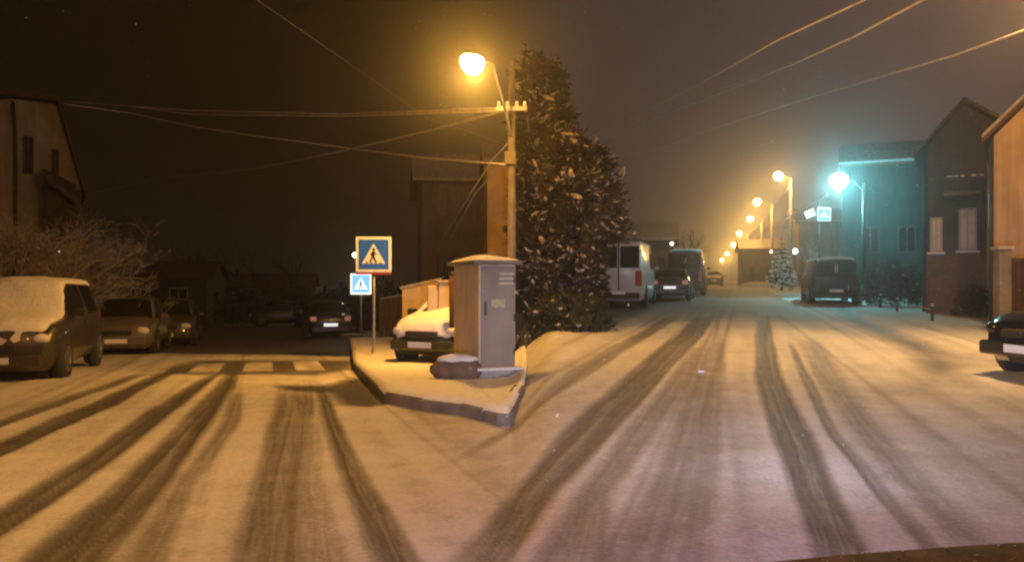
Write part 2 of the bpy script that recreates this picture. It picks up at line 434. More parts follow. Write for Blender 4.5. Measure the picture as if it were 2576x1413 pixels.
def car(name, label, shape, col, loc, rz, snow=0.0, lens_f=None, front=True, group='parked cars', parts=True, scale_h=1.0, wscale=1.0, tail=None, snowglass=False):
    sh = SHAPES[shape]; L = sh['L']; W = sh['W']*wscale; belt = sh['belt']*scale_h
    t = thing(name, label, 'van' if shape == 'van' else 'car', loc, rz, group)
    roofz = max(z for _, z in sh['top'])*scale_h
    N_ = 64; ring = 12
    def station(x):
        top = interp(sh['top'], x)*scale_h
        e_ = abs(x)/(L/2)
        w = W*(1-.13*e_**5-.10*max(0, e_-.93)/.07)
        zb = .2+(.14*max(0, e_-.9)/.1)
        bl = min(belt, top-.05)
        g = max(0, min(1, (top-belt)/(roofz-belt)))
        rw_ = w*(.90-.19*g) if shape != 'van' else w*(.92-.08*g)
        half = [(0, zb), (.82*w, zb), (.95*w, zb+.08), (w, zb+.3*(bl-zb)), (.995*w, zb+.62*(bl-zb)), (.97*w, bl-.05*g), (.95*w, bl), (rw_+.02, top-.07), (rw_-.05, top-.02), (rw_*.72, top+.012), (rw_*.35, top+.03), (0, top+.035)]
        return half
    xs = [(-L/2)+L*i/N_ for i in range(N_+1)]
    V = []
    for x in xs:
        h = station(x)
        V.append([Vector((x, y, z)) for y, z in h] + [Vector((x, -y, z)) for y, z in h[1:-1]][::-1])
    # round the ends in plan
    m = len(V[0])
    for row in V:
        for v in row:
            e_ = abs(v.x)/(L/2)
            if e_ > .8: v.x -= math.copysign(.16*(e_-.8)/.2*(abs(v.y)/W)**2.2, v.x)
    body, ws, rw, sw, sn = [], [], [], {}, []
    pill = [sh['cab'][0]+.28, (sh['cab'][0]+sh['cab'][1])/2-.08]
    for i in range(N_):
        xm = (xs[i]+xs[i+1])/2
        for k in range(m):
            k2 = (k+1) % m
            kk = k if k < ring-1 else m-1-k
            f = (i*m+k, (i+1)*m+k, (i+1)*m+k2, i*m+k2)
            side = kk == 6; topf = kk >= 7
            tgt = body
            hh = interp(sh['top'], xm)*scale_h
            if side and sh['cab'][0]+.12 < xm < sh['cab'][1]-.12 and hh > belt+.12:
                nearp = min(abs(xm-p) for p in pill)
                if shape == 'van' and xm < .2: pass
                elif nearp > .06: tgt = sw.setdefault((k < ring-1, sum(xm > p for p in pill)), [])
            if topf and kk >= 8 and sh['ws'][0] < xm < sh['ws'][1]: tgt = ws
            if topf and kk >= 8 and sh['rw'] and sh['rw'][0] < xm < sh['rw'][1]: tgt = rw
            tgt.append(f)
            glass = tgt in (ws, rw)
            if snow and topf and (not glass or snowglass): sn.append(f)
    flat = [v for row in V for v in row]
    def mk(fs, nm, mt, off=0.0):
        if not fs: return
        used = sorted({i for f in fs for i in f}); mp = {j: q for q, j in enumerate(used)}
        o_ = MB().add([flat[j]+Vector((0, 0, off)) for j in used], [tuple(mp[j] for j in f) for f in fs]).build(nm, mt, t, True)
        return o_
    caps = [tuple(range(m)), tuple((N_*m+k) for k in range(m))[::-1]]
    ob = MB().add(flat, body+caps).build('body', col, t, True)
    mk(ws, 'windscreen', GLASS); mk(rw, 'rear_window', GLASS); [mk(v_, 'side_window', GLASS) for v_ in sw.values()]
    if sn:
        so = mk(sn, 'snow_cover', SNOW, .05)
        md = so.modifiers.new('thick', 'SOLIDIFY'); md.thickness = snow; md.offset = 1
        ds = so.modifiers.new('sub', 'SUBSURF'); ds.levels = ds.render_levels = 1
        tx = bpy.data.textures.new('lumps', 'CLOUDS'); tx.noise_scale = .35
        dd = so.modifiers.new('lump', 'DISPLACE'); dd.texture = tx; dd.strength = snow*.7; dd.mid_level = .5
    # wheels
    wb = L*.3; R = .31 if shape in ('hatch', 'sedan') else .36
    for sx in (1, -1):
        for sy in (1, -1):
            cx_ = sx*wb + (.05 if sx > 0 else 0)
            M = Matrix.Translation((cx_, sy*(W-.13), R)) @ Matrix.Rotation(-sy*PI/2, 4, 'X')
            MB().lathe([(R+.055, -.02), (R+.06, .135), (R+.0, .14)], M, 24).build('wheel_arch', RUBBER, t, True)
            wo = MB().lathe([(R*.6, -.1), (R-.02, -.1), (R, -.06), (R, .12), (R-.03, .15), (R*.68, .155)], M, 24).build('wheel', RUBBER, t, True)
            MB().lathe([(R*.66, .157), (R*.62, .165), (R*.5, .15), (R*.2, .155), (R*.15, .17)], M, 18).build('rim', RIM, wo, True)
    def bx(nm, mt, x0, x1, y0, y1, z0, z1, bev=.02, par=t):
        return MB().box(x0, x1, y0, y1, z0, z1).build(nm, mt, par, False, bev)
    e0 = L/2
    # front
    for sy in (1, -1):
        y0 = sy*(W-.3)
        o_ = MB().blob((e0-.19, sy*(W-.28), .66*scale_h+(.1 if shape in ('suv', 'van') else 0)), .14, (.7, 1.25, .72), 14, 8).build('headlight', lens_f or LENS, t, True)
        bx('side_mirror', col, sh['cab'][1]-.35, sh['cab'][1]-.2, sy*(W+.02) if sy > 0 else -W-.2, W+.2 if sy > 0 else -W-.02, belt+.0, belt+.14, .03)
        zt = (.8 if shape in ('hatch', 'sedan') else (1.0 if shape == 'suv' else .85))*scale_h
        lens = tail or REDL
        hgt = .09 if shape != 'van' else .28
        MB().box(-e0+.02, -e0+.2, min(sy*(W-.34), sy*(W-.11)), max(sy*(W-.34), sy*(W-.11)), zt-hgt, zt+hgt).build('tail_light', lens, t, False, .04)
    bx('grille', BLACK, e0-.07, e0+.012, -.35, .35, .56, .68)
    bx('front_bumper', col, e0-.14, e0+.04, -W*.8, W*.8, .3, .5, .04)
    bx('rear_bumper', RUBBER if shape == 'van' else col, -e0-.05, -e0+.14, -W*.82, W*.82, .3, .52, .04)
    p_ = bx('number_plate', PLATE, e0+.042, e0+.055, -.26, .26, .36, .47, .003)
    zq = .6 if shape in ('suv', 'van') else .6
    bx('number_plate', PLATEGLOW if tail is LITR else PLATE, -e0-.062, -e0-.052, -.26, .26, zq-.14 if shape=='van' else zq-.08, zq-.03 if shape=='van' else zq+.03, .003)
    if shape == 'van':
        for sy in (1, -1):
            bx('rear_window', GLASS, -e0-.012, -e0+.05, min(sy*.06, sy*(W-.2)), max(sy*.06, sy*(W-.2)), belt+.02, roofz-.2, .02)
        bx('rear_step', RUBBER, -e0-.03, -e0+.02, -.02, .02, .6, roofz-.12, .005)
    bx('door_handle', col, -.25, -.1, -W-.012, -W+.03, belt-.16, belt-.12, .008)
    bx('door_handle', col, -.25, -.1, W-.03, W+.012, belt-.16, belt-.12, .008)
    return t

def place(px, py): return gp(px, py)
HL = YAWL+PI/2      # heading along the left street, away from the camera
HR = YAWR+PI/2
def along(p, h, d): 
    q = Vector((p.x+math.cos(h)*d, p.y+math.sin(h)*d, 0)); q.z = gz(q.x, q.y); return q

p = gp(-22, 962)     # nose of the snowed-in car nearest on the left
car('parked_car', 'car nearest on the left with thick snow over bonnet, windscreen and roof', 'suv', paint('olive', (.045, .033, .018)), along(p, HL, 2.15), HL+PI, snow=.10, snowglass=True, group='cars parked along the left street')
p = gp(292, 893)
car('parked_car', 'silver hatchback with a white number plate parked behind the snow-buried car', 'hatch', paint('silver', (.13, .115, .10), .3), along(p, HL, 2.05), HL+PI, snow=0, group='cars parked along the left street')
p = gp(405, 872)
car('parked_car', 'dark car half hidden behind the silver hatchback, its mirror catching light', 'hatch', paint('darkgrey', (.06, .06, .05), .3), along(p, HL, 2.3), HL+PI+.03, snow=0, group='cars parked along the left street')
p = gp(832, 850)
car('parked_car', 'black car far down the left street with bright number plate and small lamps', 'sedan', paint('black', (.02, .018, .02), .3), along(p, HL, 2.2), HL, group='cars parked along the left street', tail=LITR)
p = gp(715, 822)
car('parked_car', 'barely visible dark car at the far end of the left street', 'hatch', paint('black', (.02, .018, .02), .3), along(p, HL, 2.0), HL+PI/2, group='cars parked along the left street')
# car behind the corner wall, its nose towards the street
nose = gp(1078, 930); hd = math.radians(180+66)
cc = Vector((nose.x-math.cos(hd)*1.75, nose.y-math.sin(hd)*1.75, 0)); cc.z = gz(cc.x, cc.y)+KH+.02
car('parked_car', 'snow-capped dark green car tucked behind the pillar beside the grey-doored cabinet', 'hatch', paint('green', (.025, .03, .015), .45), cc, hd, snow=.09, snowglass=True, group='cars on the corner')

# right street
p = gp(1556, 774)
car('parked_van', 'white minibus parked beside the snowy cypress, seen from behind', 'van', paint('white', (.62, .6, .6), .35), along(p, HR, 2.45), HR, snow=.03, group='vehicles along the right street', scale_h=1.24)
p = gp(1685, 758)
car('parked_car', 'small dark saloon with white plate and red tail lights in front of the grey van', 'sedan', paint('plum', (.045, .035, .045), .35), along(p, HR, 2.2), HR, snow=.0, group='vehicles along the right street', tail=LITR)
p = gp(1722, 744)
car('parked_van', 'tall grey van parked just ahead of the small dark saloon', 'van', paint('greyviolet', (.055, .045, .055), .6), along(p, HR, 2.45), HR, snow=.02, group='vehicles along the right street', scale_h=1.2, wscale=1.06)
p = gp(1796, 720)
car('parked_car', 'small distant car just past the tall grey van', 'hatch', paint('darkgrey', (.06, .06, .05), .3), along(p, HR, 2.0), HR, snow=.03, group='vehicles along the right street')
p = gp(2104, 766)
car('parked_van', 'dark blue-grey van parked on the right under the cyan lamp', 'van', paint('navy', (.012, .014, .018), .45), along(p, HR, 2.45), HR, snow=.02, group='vehicles along the right street', scale_h=.92, wscale=1.0, tail=mat('dull_lens', (.05, .02, .02), .4))
nose = gp(2580, 955); hd = math.radians(180+10)
car('parked_car', 'black car cut off by the right edge with snow along its bonnet', 'suv', paint('jet', (.012, .012, .014), .2), (nose.x+2.1*math.cos(hd-PI), nose.y+2.1*math.sin(hd-PI), gz(nose.x, nose.y)), hd, snow=.0, lens_f=GLASS, group='vehicles along the right street', scale_h=.85)

# ------------------------------------------------------------------ the car we look out from: its bonnet at the lower right
cam_car = thing('car_front', 'dark bonnet of the nearest car along the bottom right edge, flecked with snow', 'car', (0, 0, 0))
bm_ = MB(); nx, ny = 36, 14
BON = mat('bonnet_paint', (.13, .07, .03), .75, var=.5, scale=14, coat=0, spec=.15)
vs = []
for j in range(ny+1):
    yy = .55+j/ny*1.17
    for i in range(nx+1):
        xx = .02+i/nx*1.86
        e_ = abs(xx-1.0)/.95
        edge = .05*max(0, (yy-1.62)/.1)**2
        z_ = .815+.075*math.exp(-((xx-1.35)/.9)**2)-edge-.12*max(0, e_-.75)**1.5 + .006*math.sin(xx*40)*0
        yr = yy - .10*max(0, e_-.2)**2 + (xx-1.0)*.02
        vs.append((xx, yr, z_))
for i in range(nx+1): vs.append((vs[ny*(nx+1)+i][0], vs[ny*(nx+1)+i][1]+.05, .35))
fs = [(j*(nx+1)+i, j*(nx+1)+i+1, (j+1)*(nx+1)+i+1, (j+1)*(nx+1)+i) for j in range(ny+1) for i in range(nx)]
bo = MB().add(vs, fs).build('bonnet', BON, cam_car, True)
sol = bo.modifiers.new('s', 'SOLIDIFY'); sol.thickness = .02; sol.offset = -1
fl = MB()
for k in range(150):
    xx = random.uniform(.1, 1.6); yy = random.uniform(1.5, 1.68)
    z_ = .815+.075*math.exp(-((xx-1.35)/.9)**2)-.05*max(0, (yy-1.62)/.1)**2-.12*max(0, abs(xx-1.0)/.95-.75)**1.5
    fl.blob((xx, yy-.01, z_+.002), random.uniform(.0015, .005), (1, 1, .6), 6, 4, .2)
tag(fl.build('snow_flecks', SNOW, cam_car), kind='stuff')
for sx in (.3, 1.6):
    MB().blob((sx, 1.70, .56), .09, (1.2, .5, .7), 12, 8).build('headlight', LENS, cam_car, True)
MB().box(.1, 1.8, 1.5, 1.74, .22, .42).build('front_bumper', BON, cam_car, False, .04)
for sx in (.2, 1.7):
    M = Matrix.Translation((sx, 1.0, .31)) @ Matrix.Rotation(PI/2, 4, 'Y')
    MB().lathe([(.2, -.1), (.3, -.1), (.31, 0), (.3, .1), (.2, .1)], M, 24).build('wheel', RUBBER, cam_car, True)

# ------------------------------------------------------------------ lamps
def light(name, loc, power, col, rad=.12, parent=None, kind='POINT', spot=None, blend=.5, rot=None):
    l = bpy.data.lights.new(name, kind); l.energy = power; l.color = col; l.shadow_soft_size = rad
    o_ = bpy.data.objects.new(name, l); COL.objects.link(o_); o_.location = loc
    if kind == 'SPOT': l.spot_size = spot; l.spot_blend = blend
    if rot: o_.rotation_euler = rot
    if parent: o_.parent = parent
    return o_
SODC = (1.0, .45, .075)

def street_lamp(label, base, head, power, col=SODC, em=SOD, hr=.16, pole_r=.09, group='street lamps', cat='street lamp', polemat=None, globe=False):
    base = Vector(base); head = Vector(head)
    t = thing('street_lamp', label, cat, base, 0, group)
    h = head-base
    top = Vector((0, 0, h.z-.1))
    polemat = polemat or CONC
    MB().tube([(0, 0, -.3), (0, 0, h.z*.5), top], [pole_r*1.3, pole_r*1.1, pole_r*.8], 10).build('pole', polemat, t, True)
    arm = MB(); d = Vector((h.x, h.y, 0)); pts = [top+Vector((0, 0, -.4)), top+d*.35+Vector((0, 0, .02)), top+d*.8+Vector((0, 0, .16)), Vector((h.x, h.y, h.z+hr))]
    arm.tube(pts, .035, 8).build('arm', STEEL, t, True)
    dn = d.normalized() if d.length > .01 else Vector((1, 0, 0))
    ang = math.atan2(dn.y, dn.x)
    M = Matrix.Translation((h.x, h.y, h.z)) @ Matrix.Rotation(ang, 4, 'Z')
    hm = MB(); hm.blob((0, 0, 0), 1, (hr*2, hr*1.0, hr*.55), 16, 8)
    hm.v = [tuple(M @ Vector((x*.3, y*.5, max(z, 0)*.7+hr*.9))) for x, y, z in hm.v]
    hm.build('lamp_head', STEEL, t, True)
    lm = MB(); lm.blob((0, 0, 0), 1, (hr*1.1, hr*1.0, hr*1.0), 16, 10)
    lm.v = [tuple(M @ Vector((x, y, z))) for x, y, z in lm.v]
    lm.build('lamp_lens', em, t, True)
    light('lamp_light', (h.x, h.y, h.z-hr*1.1-.05), power, col, .1, t)
    return t

# utility pole on the corner carrying the near sodium lamp and the wires
PY = 17.5
pb = Vector(((1287-1288)/F*PY, PY, gz(-.02, PY)-.2))
ptop = ap(1287, 150, PY)
pole = thing('utility_pole', 'concrete utility pole on the corner with insulators and a bundle of wires', 'utility pole', pb)
MB().tube([(0, 0, 0), (0, 0, ptop.z-pb.z)], [.12, .075], 12).build('pole', CONCD, pole, True)
cz = ap(1283, 275, PY).z-pb.z
MB().box(-.35, .35, -.09, -.03, cz-.05, cz+.05).build('cross_arm', STEEL, pole)
for dx in (-.3, -.1, .12, .3):
    MB().lathe([(.02, 0), (.045, .03), (.03, .06), (.045, .09), (.02, .12)], Matrix.Translation((dx, -.06, cz+.05)), 10).build('insulator', WHITE, pole, True)
cz2 = ap(1283, 400, PY).z-pb.z
MB().box(-.16, .1, -.2, -.1, cz2-.15, cz2+.15).build('junction_box', CONCD, pole, False, .02)

LY = 14.5
lh = ap(1188, 160, LY)
lt = thing('street_lamp', 'bright sodium street lamp glaring yellow at the top beside the corner pole', 'street lamp', (lh.x+.95, 16.5, gz(-.3, 16.5)), 0, 'street lamps')
bz = lt.location.z
off = lh - lt.location
hm = MB(); M = Matrix.Translation(off) @ Matrix.Rotation(math.radians(-105), 4, 'Z')
hm.blob((0, 0, 0), 1, (.36, .18, .1), 16, 8); hm.v = [tuple(M @ Vector((x, y, max(z, 0)+.09))) for x, y, z in hm.v]; hm.build('lamp_head', STEEL, lt, True)
lm = MB(); lm.blob((0, 0, 0), 1, (.3, .22, .24), 18, 10); lm.v = [tuple(M @ Vector((x, y, min(z, .06)+.03))) for x, y, z in lm.v]; lm.build('lamp_lens', emit('sodium_near_glow', (1.0, .5, .08), 220), lt, True)
# arm reaches forward from the pole
pa = Vector(((1287-1288)/F*PY, PY, off.z+bz-.9)) - lt.location
MB().tube([pa, pa+Vector((-.12, -.5, .5)), off+Vector((.35, 1.2, .32)), off+Vector((.05, .2, .15))], .035, 8).build('arm', STEEL, lt, True)
light('lamp_light', off+Vector((0, 0, -.3)), 700, SODC, .12, lt)
light('lamp_beam', off+Vector((0, 0, -.32)), 1350, SODC, .15, lt, 'SPOT', math.radians(118), .9, Vector((-4.2, 2.4, -6.0)).to_track_quat('-Z', 'Y').to_euler())

# added unseen lamp above the frame, brightens the foreground snow; its cable is added too
hl = thing('street_lamp', 'added unseen sodium lamp hanging from a span cable over the junction', 'street lamp', (-4.5, 4.4, 7.6), 0, 'street lamps')
MB().lathe([(.02, .3), (.1, .25), (.22, .1), (.24, .0)], None, 16).build('lamp_head', STEEL, hl, True)  # head of the added unseen lamp
MB().blob((0, 0, 0), .15, (1, 1, .5), 12, 8).build('lamp_lens', SOD, hl, True)  # lens of the added unseen lamp
light('lamp_light', (0, 0, -.15), 1850, (1.0, .475, .115), .15, hl, 'SPOT', math.radians(135), 1.0, Vector((-.3, .3, -6)).to_track_quat('-Z', 'Y').to_euler())
hc = MB().tube([(-14, 4.9, 8.4), (-4.5, 4.4, 7.9), (13, 2, 8.4)], .012, 5).build('cable', CABLE); tag(hc, 'added unseen span cable over the junction holding the added lamp', 'cable', 'overhead cables')

# sodium lamp by the houses on the right, out of frame
street_lamp('out-of-frame sodium lamp beside the ochre house at the right', (12.6, 13.5, gz(12.6, 13.5)), (9.6, 13.2, 7.6), 1300, (1.0, .52, .17), SOD)
light('lamp_beam', (9.6, 13.2, 7.3), 2400, (1.0, .55, .18), .12, None, 'SPOT', math.radians(95), .8, Vector((-1.6, .6, -7)).to_track_quat('-Z', 'Y').to_euler())

# receding row on the right street
rows = [(1958,443,50,1990,'first and highest of the yellow lamps receding down the right street'),
        (1905,508,70,1942,'second yellow lamp down the right street'),
        (1887,550,95,1916,'third yellow lamp down the right street'),
        (1860,587,130,1880,'fourth yellow lamp down the right street'),
        (1845,615,180,1859,'fifth yellow lamp down the right street'),
        (1829,638,240,1840,'sixth, almost the farthest yellow lamp down the right street'),
        (1816,654,320,1824,'farthest yellow lamp down the right street')]
for i, (px, py, Y, ppx, lb) in enumerate(rows):
    h = ap(px, py, Y); X = (ppx-1288)/F*Y
    street_lamp(lb, (X, Y, gz(X, Y)), h, [800, 1000, 1100, 1400, 1800, 2400, 3000][i], (1.0, .54, .12), SODW, hr=.2 + Y*.0012, pole_r=.11)

# cyan LED lamp on the right
h = ap(2110, 455, 35)
street_lamp('blinding cyan-white lamp on a pole above the dark van', ((2172-1288)/F*35, 35, gz(14, 35)), h, 760, (.3, .9, 1.0), CYAN, hr=.36, pole_r=.09, polemat=DARKM)

# far small lamps of the left street
h = ap(893, 641, 34)
street_lamp('small greenish white lamp just left of the pedestrian sign', ((899-1288)/F*34, 34, gz(-7, 34)), h, 14, (.9, 1.0, .6), emit('pale_green_glow', (.9, 1, .6), 8), hr=.11, pole_r=.04, polemat=DARKM)
for px, py, Y, r_, lb in ((437,690,48,.09,'small white yard lamp glowing in the dark behind the parked cars'), (427,712,48,.05,'tiny white lamp just below the brighter yard lamp'), (149,633,26,.035,'pinpoint white lamp among the bare trees at the left')):
    c = ap(px, py, Y); g_ = gz(c.x, c.y)
    t = thing('yard_lamp', lb, 'lamp', (c.x, c.y, g_), 0, 'yard lamps')
    MB().tube([(0, 0, 0), (0, 0, c.z-g_-r_)], .03, 6).build('post', DARKM, t)
    MB().blob((0, 0, c.z-g_), r_, (1, 1, 1), 10, 8).build('globe', LITW, t, True)
for px, py, Y, r_, mt_, lb in ((2000,632,60,.22,LITW,'white globe lamp beside the snowy spruce'), (1940,633,60,.12,emit('pink_glow',(1,.6,.5),4),'small pinkish lamp left of the snowy spruce'), (1690,613,52,.12,LITW,'small white lamp above the roof of the grey van')):
    c = ap(px, py, Y); g_ = gz(c.x, c.y)
    t = thing('yard_lamp', lb, 'lamp', (c.x, c.y, g_), 0, 'yard lamps')
    MB().tube([(0, 0, 0), (0, 0, c.z-g_-r_)], .04, 6).build('post', DARKM, t)
    MB().blob((0, 0, c.z-g_), r_, (1, 1, 1), 10, 8).build('globe', mt_, t, True)

# headlights of the camera car
def aim(frm, to): return (Vector(to)-Vector(frm)).to_track_quat('-Z', 'Y').to_euler()
for sx in (.35, 1.6):
    a_ = Vector((sx, 1.95, .62)); b_ = Vector((sx+4.6, 20, .9))
    hb_ = light('headlight_beam', a_, 1500, (.74, .76, 1.0), .08, None, 'SPOT', math.radians(30), 1.0, aim(a_, b_)); hb_.scale = (2.8, 1, 1)
    light('headlight_spill', a_, 140, (.5, .44, 1.0), .1, None, 'SPOT', math.radians(150), 1.0, aim(a_, (sx+1, 6, .3)))

# ------------------------------------------------------------------ wires
def wire(label, pts, r=.012, sag=0.0):
    P = []
    for (a_, b_) in zip(pts, pts[1:]):
        n_ = 14
        for k in range(n_):
            t = k/n_; q = a_.lerp(b_, t); q.z -= sag*4*t*(1-t); P.append(q)
    P.append(pts[-1])
    base = P[0].copy()
    o_ = MB().tube([q-base for q in P], r, 5).build('cable', CABLE, None, True); o_.location = base
    return tag(o_, label, 'cable', 'overhead cables')
A = ap(1278, 272, PY)
wire('upper of the two near-level frosted cables crossing the left street', [A, ap(860, 287, 27), ap(480, 278, 32), ap(150, 255, 36)], 0.0254)
wire('lower of the two near-level frosted cables crossing the left street', [A+Vector((0, 0, -.06)), ap(860, 293, 27), ap(480, 288, 32), ap(330, 268, 34)], 0.0254)
wire('bright cable rising from lower left to the corner pole', [A+Vector((0, 0, -.03)), ap(1080, 328, 24), ap(870, 378, 29), ap(640, 425, 38), ap(430, 446, 48), ap(160, 500, 62)], 0.0331)
wire('frosted cable falling from the far left house to the junction box on the pole', [ap(1272, 414, PY), ap(1060, 396, 24), ap(870, 372, 28), ap(640, 342, 30), ap(480, 318, 33), ap(330, 285, 35), ap(160, 262, 34)], 0.0273)
wire('short bright service cable dropping left from the corner pole', [ap(1287, 352, PY), ap(1240, 400, 20.0), ap(1196, 468, 21), ap(1120, 590, 32.2)], 0.0210)
wire('second short service cable dropping left below the first', [ap(1287, 388, PY), ap(1245, 430, 20.5), ap(1192, 492, 22), ap(1135, 600, 32.2)], 0.0180)
wire('faint cable slanting down from the left of the lamp', [ap(1287, 370, PY), ap(1160, 325, 22), ap(1080, 300, 25), ap(560, -60, 20)], .0035)
wire('leftmost frosted cable of the three slanting over the right street', [ap(2900, -420, 7), ap(2230, -25, 11), ap(1960, 100, 16), ap(1790, 195, 24), ap(1640, 270, 34), ap(1430, 372, 50)], 0.0182)
wire('middle frosted cable of the three slanting over the right street', [ap(3100, -420, 7), ap(2360, -20, 11), ap(2150, 92, 15), ap(2000, 160, 19), ap(1860, 215, 28), ap(1700, 275, 40), ap(1430, 392, 56)], 0.0223)
wire('right and lowest frosted cable of the three slanting over the right street', [ap(3400, -200, 9), ap(2640, 55, 13), ap(2400, 140, 16), ap(2210, 195, 20), ap(2060, 238, 28), ap(1900, 290, 42), ap(1440, 440, 70)], 0.0243)
wire('frosted cable running from pole to pole along the yellow lamps', [ap(1988, 466, 50), ap(1942, 530, 70), ap(1916, 562, 95), ap(1880, 598, 130)], .05)
wire('frosted cable leaving the first yellow lamp pole towards the right', [ap(1988, 540, 50), ap(2030, 520, 42), ap(2080, 490, 36)], 0.0375)
wire('lower frosted cable along the yellow lamp poles', [ap(1990, 545, 50), ap(1942, 568, 70), ap(1900, 600, 95)], .04)

# ------------------------------------------------------------------ signs
def ped_sign(t, w, zc, field, frame=WHITE, ym=0.0, fig=BLACK, tri=WHITE):
    h = w/2
    b_ = MB().box(-h, h, -.02, .02, zc-h, zc+h).build('sign_panel', frame, t, False, .01)
    y = -.024
    MB().box(-h*.84, h*.84, y, y+.004, zc-h*.84, zc+h*.84).build('blue_field', field, b_)
    y -= .004
    T_ = MB(); T_.add([(-h*.66, y, zc-h*.52), (h*.66, y, zc-h*.52), (0, y, zc+h*.62), (-h*.66, y+.003, zc-h*.52), (h*.66, y+.003, zc-h*.52), (0, y+.003, zc+h*.62)], [(0, 1, 2), (3, 5, 4), (0, 3, 4, 1), (1, 4, 5, 2), (2, 5, 3, 0)]).build('triangle', tri, b_)
    y -= .004
    g = MB()
    g.lathe([(.001, 0), (h*.085, .001), (h*.085, .003), (.001, .004)], Matrix.Translation((h*.02, y, zc+h*.28)) @ Matrix.Rotation(PI/2, 4, 'X'), 12)
    def limb(x0, z0, x1, z1, r_): g.tube([(h*x0, y, zc+h*z0), (h*x1, y, zc+h*z1)], r_*h, 6)
    limb(0, .17, -.02, -.1, .085); limb(-.02, -.1, .15, -.4, .05); limb(-.02, -.1, -.2, -.4, .05)
    limb(.02, .12, .2, -.02, .035); limb(-.02, .12, -.17, -.04, .035)
    g.build('walking_figure', fig, b_)
    s_ = MB()
    for k in range(4):
        x0 = -h*.45+k*h*.26
        s_.add([(x0, y, zc-h*.5), (x0+h*.13, y, zc-h*.5), (x0+h*.12, y, zc-h*.42), (x0+h*.02, y, zc-h*.42)], [(0, 1, 2, 3)])
    s_.build('crossing_stripes', fig, b_)
    return b_
g = gp(940, 906); g.z += KH
sp = thing('pedestrian_sign', 'large blue and white pedestrian crossing sign on a thin pole at the corner', 'road sign', g, math.radians(3), 'pedestrian crossing signs')
zc = ap(946, 640, g.y).z-g.z
MB().tube([(-.06, .05, -.1), (-.0, .05, .25), (.0, .05, 1.0), (-.0, .05, zc+.3)], .032, 10).build('pole', STEEL, sp, True)
sg = ped_sign(sp, .82, zc, BLUE)
MB().box(-.41, .41, -.03, .03, zc-.46, zc-.425).build('reflector_strip', REDP, sp)
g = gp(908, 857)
sp = thing('pedestrian_sign', 'small white and pale blue crossing sign with painted-in glow, below and left of the large one', 'road sign', g, 0, 'pedestrian crossing signs')
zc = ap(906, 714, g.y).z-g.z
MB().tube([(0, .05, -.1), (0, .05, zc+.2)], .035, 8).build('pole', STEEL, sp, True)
ped_sign(sp, .74, zc, emit('blue_return_glow', (.12, .5, 1.0), 1.3), frame=emit('frame_return_glow', (1.0, .93, .7), 1.5), fig=PALEB, tri=emit('triangle_return_glow', (.8, .95, 1), 1.6))  # emission stands in for headlight the reflective sign throws back
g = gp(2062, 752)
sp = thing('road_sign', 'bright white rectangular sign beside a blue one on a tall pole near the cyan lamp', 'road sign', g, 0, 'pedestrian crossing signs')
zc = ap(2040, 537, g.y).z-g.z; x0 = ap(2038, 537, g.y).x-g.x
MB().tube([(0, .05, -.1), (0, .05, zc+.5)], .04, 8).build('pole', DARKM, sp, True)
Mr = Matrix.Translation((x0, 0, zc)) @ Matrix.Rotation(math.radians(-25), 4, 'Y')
MB().box(-.24, .2, -.03, .03, -.16, .16, Mr).build('white_panel', emit('panel_return_glow', (.75, .9, 1.0), 1.2), sp)  # reflected light put into the panel as emission
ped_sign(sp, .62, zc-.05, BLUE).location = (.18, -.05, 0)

# ------------------------------------------------------------------ buildings
def window(M, x0, x1, z0, z1, parent, y=0.0, pane=GLASS, frame=FRAME, fw=.07, sill=True):
    f_ = MB()
    f_.box(x0, x1, y-.05, y+.02, z1-fw, z1, M); f_.box(x0, x1, y-.05, y+.02, z0, z0+fw, M)
    f_.box(x0, x0+fw, y-.05, y+.02, z0+fw, z1-fw, M); f_.box(x1-fw, x1, y-.05, y+.02, z0+fw, z1-fw, M)
    xm = (x0+x1)/2; f_.box(xm-fw*.4, xm+fw*.4, y-.045, y+.02, z0+fw, z1-fw, M)
    o_ = f_.build('window', frame, parent)
    MB().box(x0+fw*.5, x1-fw*.5, y-.02, y+.015, z0+fw*.5, z1-fw*.5, M).build('pane', pane, o_)
    if sill and frame is not WOOD: MB().box(x0-.08, x1+.08, y-.16, y+.0, z0-.07, z0-.01, M).build('sill', SNOW, o_)
    return o_

